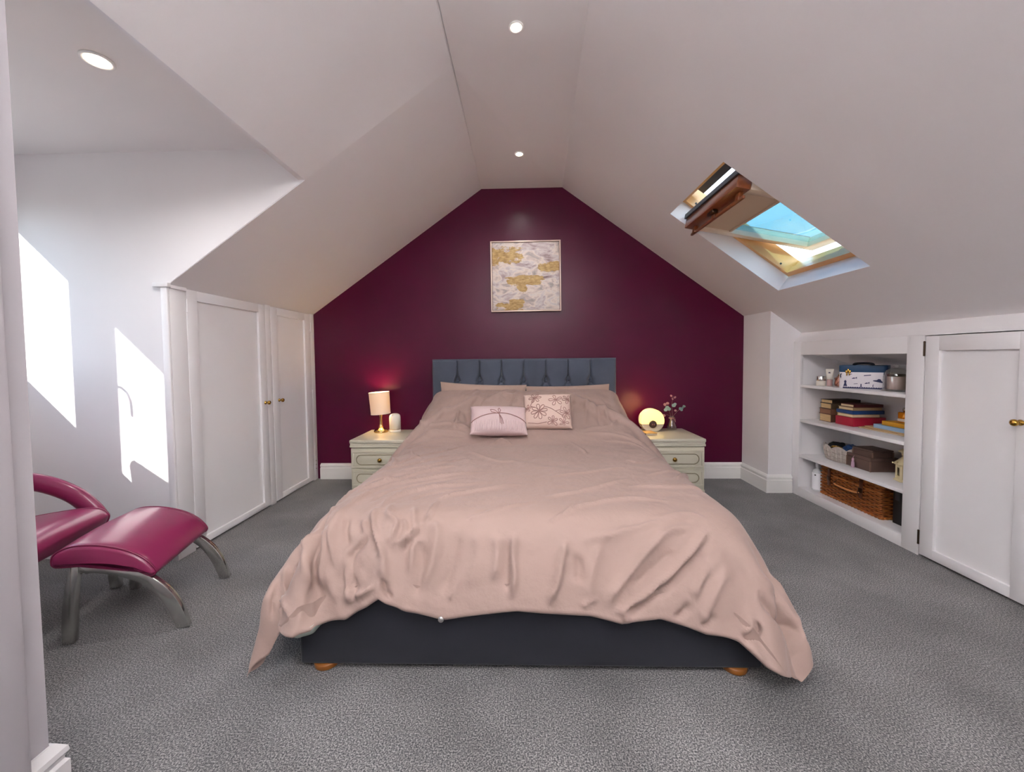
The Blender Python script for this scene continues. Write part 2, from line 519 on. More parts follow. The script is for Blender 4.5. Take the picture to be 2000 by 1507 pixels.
# pier at the right of the maroon wall
b = B().prism([(XR, YP, 0), (2.7, YP, 0), (2.7, YP, .83), (2.125, YP, zs(2.125) + .02), (XR, YP, zs(XR) + .02)], (0, D - YP + .05, 0))
struct(b.out('wall_right', M['white'], smooth=False))
# sloped ledge between the roof slope and the cupboard fronts
b = B().prism([(2.13, YB, zs(2.13) + .004), (XC, YB, 1.157), (XC, YB, 1.1525), (XC + .10, YB, 1.1525), (XC + .10, YB, zs(XC + .10) + .004)], (0, YP - YB, 0))
struct(b.out('trim_4', M['white'], smooth=False))
# wall behind the camera, and the knee wall out of view
struct(B().box((-1.2, YB - .1, 0), (2.7, YB, 2.62)).out('wall_front', M['white'], smooth=False))
struct(B().box((XC, YB, 0), (XC + .05, .60, 1.152)).box((2.60, YB, 0), (2.63, D + .05, .90)).out('wall_right_knee', M['white'], smooth=False))

# ------------------------------------------------------------------ roof light (window_2)
ES = Vector((.8113, 0, -.5845)); EN = Vector((.5845, 0, .8113)); EY = Vector((0, 1, 0))
O0 = Vector((HX0, 0, zs(HX0)))
SLN = .906
def RP(s, y, n): return O0 + ES * s + EY * y + EN * n
w2 = thing('window_2', 'pine centre-pivot roof window standing open in the right slope', None, RP(SLN / 2, 2.42, 0), kind='structure')
def rbox(b, s0, s1, y0, y1, n0, n1, bev=0.0):
    return b.obox(RP((s0 + s1) / 2, (y0 + y1) / 2, (n0 + n1) / 2), (ES, EY, EN), ((s1 - s0) / 2, (y1 - y0) / 2, (n1 - n0) / 2), bev)
RD = .115       # plaster reveal depth
b = B()
rbox(b, -.02, .001, HY0 - .02, HY1 + .02, -.0, RD); rbox(b, SLN - .001, SLN + .02, HY0 - .02, HY1 + .02, -.0, RD)
rbox(b, 0, SLN, HY0 - .02, HY0 + .001, .0, RD); rbox(b, 0, SLN, HY1 - .001, HY1 + .02, .0, RD)
b.out('reveal', M['white'], w2, smooth=False)
FW = .035
b = B()
for args in ((-.02, FW, HY0 - .02, HY1 + .02), (SLN - FW, SLN + .02, HY0 - .02, HY1 + .02), (FW, SLN - FW, HY0 - .02, HY0 + FW * .8), (FW, SLN - FW, HY1 - FW * .8, HY1 + .02)):
    rbox(b, *args, RD, RD + .05)
for args in ((-.05, .012, HY0 - .04, HY1 + .04), (SLN - .012, SLN + .05, HY0 - .04, HY1 + .04), (.012, SLN - .012, HY0 - .04, HY0 + .010), (.012, SLN - .012, HY1 - .010, HY1 + .04)):
    rbox(b, *args, RD + .05, RD + .12)
fr = b.out('window_frame', M['pine'], w2, smooth=False)
for s in (.10, .80):
    B().obox(RP(s, HY1 - FW * .8 - .001, RD + .025), (ES, EY, EN), (.006, .001, .006)).out('screw_hole', M['black'], fr, smooth=False)
b = B()
rbox(b, -.16, -.04, HY0 - .10, HY1 + .10, RD + .06, RD + .16); rbox(b, SLN + .04, SLN + .2, HY0 - .10, HY1 + .10, RD + .06, RD + .11)
rbox(b, -.16, SLN + .1, HY0 - .12, HY0 - .041, RD + .06, RD + .12); rbox(b, -.16, SLN + .1, HY1 + .041, HY1 + .12, RD + .06, RD + .12)
b.out('flashing', M['flash'], w2, smooth=False)
b = B(); rbox(b, -.06, .098, HY0 - .02, HY1 - .06, RD + .088, RD + .10); b.out('flashing_hood', M['flash'], w2, smooth=False)
TH = math.radians(24.8)
PS, PN = .51, RD + .057
TT = ES * math.cos(TH) + EN * math.sin(TH)
TM = -ES * math.sin(TH) + EN * math.cos(TH)
def SP(t, y, mm): return RP(PS, y, PN) + TT * t + TM * mm
def sbox(b, t0, t1, y0, y1, m0, m1, bev=0.0):
    return b.obox(SP((t0 + t1) / 2, (y0 + y1) / 2, (m0 + m1) / 2), (TT, EY, TM), ((t1 - t0) / 2, (y1 - y0) / 2, (m1 - m0) / 2), bev)
HL = .432; SY0, SY1 = HY0 + .035, HY1 - .035
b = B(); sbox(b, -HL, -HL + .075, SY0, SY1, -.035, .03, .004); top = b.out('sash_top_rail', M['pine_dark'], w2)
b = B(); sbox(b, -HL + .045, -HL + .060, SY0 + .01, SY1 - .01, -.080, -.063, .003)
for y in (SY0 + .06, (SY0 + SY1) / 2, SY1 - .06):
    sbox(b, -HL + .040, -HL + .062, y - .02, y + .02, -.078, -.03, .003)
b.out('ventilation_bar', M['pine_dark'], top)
b = B(); sbox(b, -HL + .02, -HL + .05, 2.38, 2.46, -.055, -.034, .004); b.out('latch', M['dark_metal'], top)
b = B(); sbox(b, HL - .07, HL, SY0, SY1, -.035, .03, .004); b.out('sash_bottom_rail', M['pine_skylit'], w2)
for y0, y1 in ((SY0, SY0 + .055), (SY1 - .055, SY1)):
    b = B(); sbox(b, -HL + .075, HL - .07, y0, y1, -.035, .03, .004); b.out('sash_stile', M['pine_skylit'], w2)
b = B(); sbox(b, -HL + .06, HL - .06, SY0 + .045, SY1 - .045, -.004, .006); b.out('pane', M['roof_glass'], w2, smooth=False)
b = B(); sbox(b, -HL + .07, -.155, SY0 + .056, SY1 - .056, -.022, -.018); sbox(b, -.16, -.147, SY0 + .056, SY1 - .056, -.028, -.012); b.out('roller_blind', M['blind'], w2, smooth=False)
b = B()
sbox(b, HL - .01, HL + .012, SY0 - .01, SY1 + .01, .03, .045); sbox(b, -HL - .01, -HL + .03, SY0 - .01, SY1 + .01, .03, .06)
sbox(b, -HL, HL, SY0 - .012, SY0 + .03, .03, .042); sbox(b, -HL, HL, SY1 - .03, SY1 + .012, .03, .042)
b.out('sash_cladding', M['flash'], w2, smooth=False)

# sky portals in the three openings (sampling aid only)
def portal(name, loc, d, sx, sy):
    l = bpy.data.lights.new(name, 'AREA'); l.shape = 'RECTANGLE'; l.size = sx; l.size_y = sy
    l.cycles.is_portal = True
    o = bpy.data.objects.new(name, l); C.objects.link(o); o.location = loc
    o.rotation_euler = Vector(d).to_track_quat('-Z', 'Y').to_euler()
portal('dormer_portal', (XW - .11, 1.42, 1.475), (1, 0, 0), 1.3, 1.1)
portal('roof_portal', RP(SLN / 2, 2.42, RD + .55), -EN, 1.3, 1.5)

# ------------------------------------------------------------------ fitted wardrobe under the left eaves
w = thing('fitted_wardrobe', 'white fitted wardrobe under the left slope beside the maroon wall', 'wardrobe', (XL, 2.75, 0))
b = B()
b.box((XL - .05, YC + .001, .0), (XL - .024, D - .002, ZL + .012))
b.box((XL - .024, YC + .001, 0), (XL, 2.131, ZL - .001), .0015).box((XL - .024, 2.800, 0), (XL, 2.859, ZL - .001), .0015).box((XL - .024, 3.399, 0), (XL, D - .001, ZL - .001), .0015)
b.out('face_frame', M['gloss'], w)
b = B().box((XL - .034, 2.016, 0), (XL + .001, YC, 1.440), .003)
b.out('end_trim', M['gloss'], w)
b = B().box((XL - .07, 2.008, 1.440), (XL + .012, YC, 1.462), .003).box((XL - .01, YC, 1.436), (XL + .010, 2.130, 1.454), .003)
b.out('cap_moulding', M['gloss'], w)
def cab_door(parent, x, y0, y1, z0, z1, py0, py1, pz0, pz1, sgn, name='door'):
    """shaker door on the plane x facing sgn; recessed panel"""
    b = B()
    xi, xo = sorted((x - sgn * .022, x + sgn * .002))
    b.box((xi, y0, z0), (xo, py0, z1), .0018).box((xi, py1, z0), (xo, y1, z1), .0018)
    b.box((xi, py0 - .002, z0), (xo - .0002, py1 + .002, pz0), .0018).box((xi, py0 - .002, pz1), (xo - .0002, py1 + .002, z1), .0018)
    d = b.out(name, M['gloss'], parent)
    xa, xb = sorted((x - sgn * .021, x - sgn * .012))
    B().box((xa, py0 - .004, pz0 - .004), (xb, py1 + .004, pz1 + .004)).out('door_panel', M['gloss'], d, smooth=False)
    return d
def knob(parent, x, y, z, sgn, r=.0145, name='knob', m='brass'):
    R = rotm(ry=sgn * math.pi / 2)
    return B().lathe([(.0125, 0), (.0125, .003), (.006, .006), (.0055, .014), (r * .75, .018), (r, .026), (r * .92, .033), (r * .5, .0375), (.001, .039)], (x, y, z), 20, R).out(name, M[m], parent)
def hinge(parent, x, y, z, sgn, m='gloss'):
    b = B()
    b.tube([(x + sgn * .004, y, z - .032), (x + sgn * .004, y, z + .032)], .0042, 10)
    for k in (-.034, .034):
        b.sphere((x + sgn * .004, y, z + k), .005, 8)
    return b.out('hinge', M[m], parent)
d1 = cab_door(w, XL, 2.134, 2.797, .012, 1.448, 2.205, 2.726, .05, 1.392, 1)
d2 = cab_door(w, XL, 2.862, 3.396, .012, 1.448, 2.935, 3.308, .05, 1.392, 1)
knob(d1, XL + .002, 2.766, .757, 1); knob(d2, XL + .002, 2.926, .758, 1)
for z in (1.36, .80, .14): hinge(d1, XL, 2.1325, z, 1)
for z in (1.34, .76): hinge(d2, XL, 3.3975, z, 1)
for z in (.10, .135, .17):
    B().lathe([(.005, 0), (.005, .002)], (XL + .0002, 3.43, z), 10, rotm(ry=math.pi / 2)).out('screw_cap', M['cream_line'], w)

# ------------------------------------------------------------------ fitted bookcase and cupboard on the right
k = thing('fitted_bookcase', 'white fitted bookcase with open shelves under the right slope', 'bookcase', (XC, 2.6, 0))
XB = 2.452
b = B()
b.box((XC, 3.018, 0), (XC + .022, YP - .0015, 1.153), .0015).box((XC, 2.106, 0), (XC + .022, 2.2005, 1.153), .0015)
b.box((XC + .0003, 2.2, 1.060), (XC + .022, 3.019, 1.1528), .0015).box((XC + .0003, 2.2, 0), (XC + .022, 3.019, .066), .0015)
b.out('face_frame', M['gloss'], k)
for lo, hi in (((XC + .022, 3.019, .0), (XB, 3.04, 1.14)), ((XC + .022, 2.18, .0), (XB, 2.1995, 1.14))):
    B().box(lo, hi).out('side_panel', M['gloss'], k, smooth=False)
B().box((XB, 2.18, 0), (XB + .012, 3.04, 1.14)).out('back_panel', M['gloss'], k, smooth=False)
B().prism([(XC + .022, 2.2, 1.075), (XC + .022, 2.2, 1.14), (XB, 2.2, 1.14), (XB, 2.2, .99)], (0, .819, 0)).out('sloping_top', M['gloss'], k, smooth=False)
B().box((XC + .020, 2.2, .0), (XB, 3.019, .0655)).out('bottom_board', M['gloss'], k, smooth=False)
SH = [.840, .580, .315]
for z in SH:
    B().box((XC + .003, 2.2003, z - .021), (XB, 3.0187, z), .0015).out('shelf', M['gloss'], k)

kc = thing('fitted_cupboard', 'white fitted cupboard with panelled door right of the bookcase', 'cupboard', (XC, 1.5, 0))
b = B().box((XC + .026, .60, 0), (XC + .04, 2.10, 1.15)).box((XC, 1.56, 0), (XC + .022, 1.635, 1.153), .0015)
b.out('face_frame', M['gloss'], kc)
dr = cab_door(kc, XC, 1.638, 2.099, .012, 1.148, 1.712, 2.032, .062, 1.074, -1)
knob(dr, XC - .002, 1.697, .768, -1)
for z in (1.085, .10): hinge(dr, XC, 2.1025, z, -1, 'dark_metal')
dr = cab_door(kc, XC, .96, 1.557, .012, 1.148, 1.03, 1.49, .062, 1.074, -1)
knob(dr, XC - .002, 1.02, .768, -1)

# ------------------------------------------------------------------ downlights
def downlight(x, y, z, r, label, ring):
    nrm = Vector((0, 0, 1))
    if z == ZT:      # the strip of ceiling tilts a little towards the right slope
        CEIL.data.calc_loop_triangles()
        tree = BVHTree.FromPolygons([v.co for v in CEIL.data.vertices], [tuple(q.vertices) for q in CEIL.data.loop_triangles])
        hit, nrm, _, _ = tree.ray_cast(Vector((x, y, 1.5)), Vector((0, 0, 1)))
        z = hit.z
        nrm = nrm if nrm.z > 0 else -nrm
    t = thing('downlight', label, 'downlight', (x, y, z), group='recessed ceiling downlights')
    B().lathe([(r * 1.0, -.001), (r * 1.34, -.0005), (r * 1.36, -.005), (r * 1.25, -.008), (r * 1.02, -.006), (r, -.003)], (x, y, z), 28, caps=False).out('bezel', M[ring], t)
    B().lathe([(.001, -.0045), (r, -.0035), (r, -.001), (.001, -.001)], (x, y, z), 24).out('lens', M['led'], t)
    l = bpy.data.lights.new('downlight_beam', 'SPOT')
    l.energy = SPOT_W; l.color = (1.0, .97, .95); l.spot_size = math.radians(150); l.spot_blend = 1.0; l.shadow_soft_size = .03
    o = bpy.data.objects.new('downlight_beam', l); C.objects.link(o); o.location = (x, y, z - .02)
    o.parent = t; o.location = (0, 0, -.02)
    t.rotation_euler = Vector((0, 0, 1)).rotation_difference(nrm).to_euler()
downlight(-.016, 1.823, ZT, .024, 'nearer downlight in the flat strip of ceiling above the bed', 'upvc')
downlight(-.010, 2.885, ZT, .024, 'farther downlight near the maroon wall above the picture', 'upvc')
downlight(-1.502, 1.418, ZD, .036, 'white ringed downlight in the dormer ceiling on the left', 'upvc')

# added uplighter, unseen behind the viewer, to brighten the ceiling
t = thing('fill_lamp', 'added brass uplighter behind the viewer, fill light for the ceiling', 'lamp', (.22, -.38, 0))
B(True).lathe([(.13, 0), (.13, .012), (.10, .022), (.016, .035), (.016, .05)], n=28).out('base', M['brass'], t)
B(True).tube([(0, 0, .03), (0, 0, 1.42)], .012, 12).out('pole', M['brass'], t)
B(True).lathe([(.02, 1.40), (.09, 1.44), (.15, 1.52), (.152, 1.52), (.092, 1.434), (.02, 1.394)], n=32, caps=False).out('bowl_shade', M['brass'], t)
B(True).sphere((0, 0, 1.47), .035, 12).out('bulb', M['bulb'], t)
l = bpy.data.lights.new('fill_uplight', 'SPOT'); l.energy = FILL_UPLIGHT_W; l.color = (.97, .98, 1.0); l.spot_size = math.radians(140); l.spot_blend = .8; l.shadow_soft_size = .06
o = bpy.data.objects.new('fill_uplight', l); C.objects.link(o); o.parent = t; o.location = (0, 0, 1.53); o.rotation_euler = (math.pi, 0, 0)

# ------------------------------------------------------------------ picture
R = Matrix.Translation((.035, 3.446, 1.756)) @ Matrix.Rotation(math.radians(-.35), 4, 'Y')
pc = thing('framed_picture', 'abstract painting in pale pink, grey and gold on the maroon wall', 'picture', (.035, 3.446, 1.756))
b = B()
for lo, hi in (((-.30, -.018, -.30), (.30, .0145, -.289)), ((-.30, -.018, .289), (.30, .0145, .30)), ((-.30, -.018, -.289), (-.289, .0145, .289)), ((.289, -.018, -.289), (.30, .0145, .289))):
    b.box(lo, hi, .0015, 2, R)
b.out('frame', mat('pale_champagne_frame', srgb(214, 190, 176), .35, .3), pc)
m = bpy.data.materials.new('abstract_canvas')
m.use_nodes = True
t = m.node_tree; p = t.nodes['Principled BSDF']; p.inputs['Roughness'].default_value = .6
tc = t.nodes.new('ShaderNodeTexCoord')
mp = t.nodes.new('ShaderNodeMapping'); mp.inputs['Scale'].default_value = (3.2, 1, 6.4); mp.inputs['Location'].default_value = (1.3, 0, .4)
t.links.new(tc.outputs['Object'], mp.inputs[0])
def nz(scale, detail, rough, w, dist=0.0):
    n = t.nodes.new('ShaderNodeTexNoise'); n.noise_dimensions = '4D'; n.inputs['Scale'].default_value = scale; n.inputs['Detail'].default_value = detail; n.inputs['Roughness'].default_value = rough; n.inputs['W'].default_value = w; n.inputs['Distortion'].default_value = dist
    t.links.new(mp.outputs[0], n.inputs['Vector']); return n
ramp = t.nodes.new('ShaderNodeValToRGB')
ramp.color_ramp.interpolation = 'LINEAR'
cols = [(.30, srgb(150, 140, 136)), (.40, srgb(176, 166, 162)), (.455, srgb(206, 190, 182)), (.50, srgb(222, 210, 198)), (.54, srgb(204, 196, 194)), (.60, srgb(184, 166, 166)), (.68, srgb(128, 108, 106))]
while len(ramp.color_ramp.elements) < len(cols): ramp.color_ramp.elements.new(.5)
for el, (pos, c) in zip(ramp.color_ramp.elements, cols): el.position = pos; el.color = c
t.links.new(nz(1.9, 7, .6, 3.1, .9).outputs[0], ramp.inputs[0])
# gold-leaf areas : four soft-edged bands placed as in the painting, edges broken by noise
sep = t.nodes.new('ShaderNodeSeparateXYZ'); t.links.new(tc.outputs['Object'], sep.inputs[0])
edge = nz(4.2, 6, .65, 7.7, .6)
def mth(op, a, b_=None, c=None):
    n = t.nodes.new('ShaderNodeMath'); n.operation = op
    for i, v in enumerate((a, b_, c)):
        if v is None: continue
        if isinstance(v, (int, float)): n.inputs[i].default_value = v
        else: t.links.new(v, n.inputs[i])
    return n.outputs[0]
acc = None
for cx, cz, ax, az in ((-.19, .175, .16, .065), (.22, .08, .11, .042), (-.01, -.035, .145, .040), (-.03, -.085, .04, .05), (-.12, -.26, .13, .035), (-.08, -.215, .06, .02)):
    dx = mth('DIVIDE', mth('SUBTRACT', sep.outputs[0], cx), ax); dz = mth('DIVIDE', mth('SUBTRACT', sep.outputs[2], cz), az)
    r = mth('ADD', mth('POWER', mth('ABSOLUTE', dx), 3.0), mth('POWER', mth('ABSOLUTE', dz), 3.0))
    acc = r if acc is None else mth('MINIMUM', acc, r)
v = mth('ADD', acc, mth('MULTIPLY', mth('SUBTRACT', edge.outputs[0],   .5), 7.5))
mk = t.nodes.new('ShaderNodeMapRange'); mk.inputs[1].default_value = .95; mk.inputs[2].default_value = 1.1; mk.inputs[3].default_value = 1; mk.inputs[4].default_value = 0
t.links.new(v, mk.inputs[0])
gold = t.nodes.new('ShaderNodeValToRGB'); gold.color_ramp.elements[0].position = .35; gold.color_ramp.elements[0].color = srgb(158, 126, 76); gold.color_ramp.elements[1].position = .65; gold.color_ramp.elements[1].color = srgb(204, 174, 118)
t.links.new(nz(9, 4, .6, 1.2).outputs[0], gold.inputs[0])
mx = t.nodes.new('ShaderNodeMix'); mx.data_type = 'RGBA'
t.links.new(mk.outputs[0], mx.inputs[0]); t.links.new(ramp.outputs[0], mx.inputs[6]); t.links.new(gold.outputs[0], mx.inputs[7])
t.links.new(mx.outputs[2], p.inputs['Base Color'])
b = B(local=True).box((-.286, -.012, -.286), (.286, .013, .286), .002)
cv = b.out('canvas', m, pc); cv.rotation_euler = (0, math.radians(-.35), 0)

# ------------------------------------------------------------------ bed
BX = .01
bed = thing('bed', 'king size bed with tufted slate blue velvet headboard and charcoal base', 'bed', (BX, 2.35, 0))
b = B()
b.box((BX - .778, 1.295, .018), (BX + .778, 1.345, .27), .012, 3)
b.box((BX - .778, 1.345, .018), (BX - .73, 3.33, .27), .012, 3).box((BX + .73, 1.345, .018), (BX + .778, 3.33, .27), .012, 3)
b.box((BX - .73, 1.345, .018), (BX + .73, 3.33, .26))
b.out('base', M['velvet_dark'], bed)
for x in (BX - .70, BX + .70):
    for y in (1.33, 3.22):
        B().lathe([(.040, 0), (.042, .004), (.042, .016), (.040, .019)], (x, y, 0), 24).out('leg', M['amber_wood'], bed)
HZ1 = 1.052
def hb(u, v):
    x = -.778 + 1.556 * u; z = .12 + (HZ1 - .12) * v
    zb = .868; sp = .1872; x0 = -.5615
    kx = (x - x0) / sp
    d = 0.0
    fx = (kx - round(kx)) * sp
    inside = -.12 < kx < 6.12
    e = min(1, min(u, 1 - u) / .012, (1 - v) / .02)
    puff = .030 * math.sqrt(max(0, 1 - (1 - e) ** 2))
    g = 0
    def gauss(a, s): return math.exp(-(a / s) ** 2)
    if -.3 < kx < 6.3:
        if z >= zb - .01:
            wd = .004 + .015 * max(0, 1 - (z - zb) / .09) ** 2
            g += .030 * gauss(fx, wd) * min(1, .35 + 1.0 * max(0, 1 - (z - zb) / .13))
        g += .045 * gauss(math.hypot(fx, (z - zb) * .8), .017)
        puff += .012 * abs(math.sin(math.pi * kx)) ** .7 if 0 <= kx <= 6 else 0
    # diamonds below the first button row
    if z < zb + .005 and -.6 < kx < 6.6:
        rowh = .150
        q = (zb - z) / rowh
        for sg in (1, -1):
            val = kx + sg * q * .5
            fr_ = val - round(val)
            lim = (val > -.3 and val < 6.3) or True
            g += .016 * gauss(fr_ * sp, .009) if lim else 0
        r0 = round(q)
        ofs = .5 * (r0 % 2)
        fb = (kx - ofs) - round(kx - ofs)
        g += .038 * gauss(math.hypot(fb * sp, (q - r0) * rowh), .017)
    # flat border seams
    for xs in (-.70, .70):
        pass
    puff *= 1
    y = 3.372 - puff + min(g, .045)
    return (BX + x, y, z)
b = B().grid(hb, 300, 120)
b.box((BX - .778, 3.372, .10), (BX + .778, 3.44, HZ1 + .0), .006)
hbo = b.out('headboard', M['velvet'], bed, ang=70)
for i in range(13):
    q = (BX - .5615 + .1872 * i, 3.369, .868) if i < 7 else (BX - .468 + .1872 * (i - 7), 3.366, .718)
    B().sphere(q, .011, 10, (1, .6, 1)).out('tuft_button', M['velvet'], hbo)
B().box((BX - .73, 1.39, .272), (BX + .73, 3.34, .455), .05, 4).out('mattress', M['mattress'])
tag(bpy.data.objects['mattress'], 'pale mattress lying on the bed base beneath the pink duvet', 'mattress')

# ------------------------------------------------------------------ duvet : a cloth sheet draped by position-based dynamics
def drape():
    bx = BX
    NX, NY = 75, 70
    X0, X1, L0 = -1.15, 1.15, 2.185
    SIDE = .222
    rng = np.random.default_rng(5)
    def rb(p, c, h, r):
        q = np.abs(p - np.array(c)) - (np.array(h) - r)
        return np.linalg.norm(np.maximum(q, 0), axis=-1) + np.minimum(q.max(-1), 0) - r
    def smin(a, b, k):
        h = np.clip(.5 + .5 * (b - a) / k, 0, 1)
        return b * (1 - h) + a * h - k * h * (1 - h)
    def sdf(p):
        """bedding the sheet rests on: bulging duvet body, bed base, pillows beneath, floor"""
        z = np.clip(p[:, 2], 0, .5); g = 1 - (z / .5) ** 2
        X = np.abs(p[:, 0] - bx); tt = np.clip((p[:, 1] - 1.9) / .9, 0, 1)
        hw = .745 + SIDE * g * (1 + .30 * tt) * np.clip((3.45 - p[:, 1]) / .3, 0, 1)
        yf = 1.39 - .16 * g; R = .10 + .16 * g
        qx = np.maximum(X - (hw - R), 0); qy = np.maximum((yf + R) - p[:, 1], 0)
        dl = (np.sqrt(qx * qx + qy * qy) - R) * .86
        dt_ = p[:, 2] - .485
        r = .06; a1 = np.maximum(dl + r, 0); b1 = np.maximum(dt_ + r, 0)
        d = np.sqrt(a1 * a1 + b1 * b1) + np.minimum(np.maximum(dl + r, dt_ + r), 0) - r
        d = np.minimum(d, rb(p, (bx, 2.40, .16), (.795, 1.105, .15), .03))
        pl = None
        for cx, dz in ((-.36, 0), (.375, -.005)):
            q = p - np.array([bx + cx, 3.06, .585 + dz]); a = .50
            q2 = np.stack([q[:, 0], q[:, 1] * math.cos(a) + q[:, 2] * math.sin(a), -q[:, 1] * math.sin(a) + q[:, 2] * math.cos(a)], -1)
            e = rb(q2, (0, 0, 0), (.385, .36, .10), .09)
            pl = e if pl is None else smin(pl, e, .06)
        d = smin(d, pl, .2)
        d = smin(d, rb(p, (bx, 3.24, .55), (.66, .2, .205), .12), .05)
        return np.minimum(d, p[:, 2])
    def grad(p, e=1e-3):
        g = np.empty_like(p)
        for k in range(3):
            dp = np.zeros(3); dp[k] = e
            g[:, k] = sdf(p + dp) - sdf(p - dp)
        return g / np.maximum(np.linalg.norm(g, axis=1, keepdims=True), 1e-9)
    u = np.linspace(0, 1, NX + 1); v = np.linspace(0, 1, NY + 1)
    rx_ = X0 + (X1 - X0) * u; rs = L0 * v
    yy = np.linspace(3.22, .6, 3000); zz = np.interp(yy, [1.0, 2.66, 3.10, 3.22], [.56, .56, .83, .84])
    arc = np.concatenate([[0], np.cumsum(np.hypot(np.diff(yy), np.diff(zz)))])
    y = np.interp(rs, arc, yy); z = np.interp(rs, arc, zz)
    P = np.zeros((NY + 1, NX + 1, 3))
    for j in range(NY + 1):
        edge = np.clip((np.abs(rx_) - .55) / .3, 0, 1)
        P[j, :, 0] = bx + rx_; P[j, :, 1] = y[j]; P[j, :, 2] = z[j] * (1 - edge) + min(z[j], .60) * edge
    x = P.reshape(-1, 3)
    idx = np.arange((NX + 1) * (NY + 1)).reshape(NY + 1, NX + 1)
    dx = (X1 - X0) / NX; dy = L0 / NY
    def snoise(n, m, sc):
        a = rng.standard_normal((n // sc + 3, m // sc + 3))
        yi = np.arange(n) / sc; xi = np.arange(m) / sc
        y0 = yi.astype(int); x0 = xi.astype(int); fy = (yi - y0)[:, None]; fx = (xi - x0)[None]
        fy = fy * fy * (3 - 2 * fy); fx = fx * fx * (3 - 2 * fx)
        return (a[y0][:, x0] * (1 - fx) + a[y0][:, x0 + 1] * fx) * (1 - fy) + (a[y0 + 1][:, x0] * (1 - fx) + a[y0 + 1][:, x0 + 1] * fx) * fy
    U, V = np.meshgrid(u, v)
    sx = 1.03 + .015 * snoise(NY + 1, NX + 1, 7) + .04 * np.exp(-((U - .2) / .14) ** 2 - ((V - .82) / .2) ** 2)
    sy = 1.018 + .010 * snoise(NY + 1, NX + 1, 7)
    groups = []
    def addg(Aa, Bb, rest, comp):
        groups.append((Aa.ravel(), Bb.ravel(), np.broadcast_to(rest, Aa.shape).ravel().copy(), comp))
    for k in (0, 1):
        Aa = idx[:, k:-1:2]; Bb = idx[:, k + 1::2]; n = min(Aa.shape[1], Bb.shape[1]); addg(Aa[:, :n], Bb[:, :n], dx * sx[:, k:-1:2][:, :n], 0)
        Aa = idx[k:-1:2]; Bb = idx[k + 1::2]; n = min(len(Aa), len(Bb)); addg(Aa[:n], Bb[:n], dy * sy[k:-1:2][:n], 0)
    dg = math.hypot(dx, dy)
    for k in (0, 1):
        Aa = idx[k:-1:2, :-1]; Bb = idx[k + 1::2, 1:]; n = min(len(Aa), len(Bb)); addg(Aa[:n], Bb[:n], dg * 1.015, 3e-5)
        Aa = idx[k:-1:2, 1:]; Bb = idx[k + 1::2, :-1]; n = min(len(Aa), len(Bb)); addg(Aa[:n], Bb[:n], dg * 1.015, 3e-5)
    for k in range(4):
        cols = np.arange(k, NX - 1, 4); addg(idx[:, cols], idx[:, cols + 2], dx * 2 * 1.015, 2e-4)
        rows = np.arange(k, NY - 1, 4); addg(idx[rows], idx[rows + 2], dy * 2 * 1.01, 2e-4)
    vel = np.zeros_like(x)
    N, sub = 64, 4
    h = 1 / 60 / sub
    head = idx[:2, 16:-16].ravel(); headp = x[head].copy()
    for f in range(N):
        for _ in range(sub):
            vel[:, 2] -= 9.8 * h * .6
            vel *= .985 if f < N * .7 else .95
            xp = x.copy(); x = x + vel * h
            for it in range(2):
                for (Aa, Bb, r, c) in groups:
                    d = x[Bb] - x[Aa]; l = np.sqrt((d * d).sum(1)) + 1e-12
                    k = (l - r) / l / (2 + (c / (h * h) * .1 if c else 0))
                    if c >= 2e-4:
                        k = np.where(l < r, k, k * .05)
                    cor = d * k[:, None]
                    x[Aa] += cor; x[Bb] -= cor
                d = sdf(x) - .012
                m = np.where(d < 0)[0]
                if len(m):
                    nrm = grad(x[m]); pen = -d[m]
                    x[m] += nrm * pen[:, None]
                    dv = x[m] - xp[m]; dt2 = dv - (dv * nrm).sum(1, keepdims=True) * nrm
                    tl = np.linalg.norm(dt2, axis=1, keepdims=True) + 1e-12
                    x[m] -= dt2 * np.minimum(1, (2.7 * pen[:, None] + 2e-4) / tl)
            x[head, :2] = headp[:, :2]
            vel = (x - xp) / h
            sp = np.linalg.norm(vel, axis=1, keepdims=True); vel *= np.minimum(1, 3 / np.maximum(sp, 1e-9))
    return x.reshape(NY + 1, NX + 1, 3)

def refine(A):
    """cubic upsampling of the cloth grid, twice as fine in both directions"""
    for ax in (0, 1):
        A = np.moveaxis(A, ax, 0)
        e = np.concatenate([2 * A[:1] - A[1:2], A, 2 * A[-1:] - A[-2:-1]])
        mid = (-e[:-3] + 9 * e[1:-2] + 9 * e[2:-1] - e[3:]) / 16
        o_ = np.empty((2 * len(A) - 1,) + A.shape[1:]); o_[::2] = A; o_[1::2] = mid
        A = np.moveaxis(o_, 0, ax)
    return A

def cloth_normals(A):
    n = np.cross(np.gradient(A, axis=0), np.gradient(A, axis=1))
    n /= np.linalg.norm(n, axis=2, keepdims=True) + 1e-9
    return n if n[n.shape[0] // 2, n.shape[1] // 2, 2] > 0 else -n

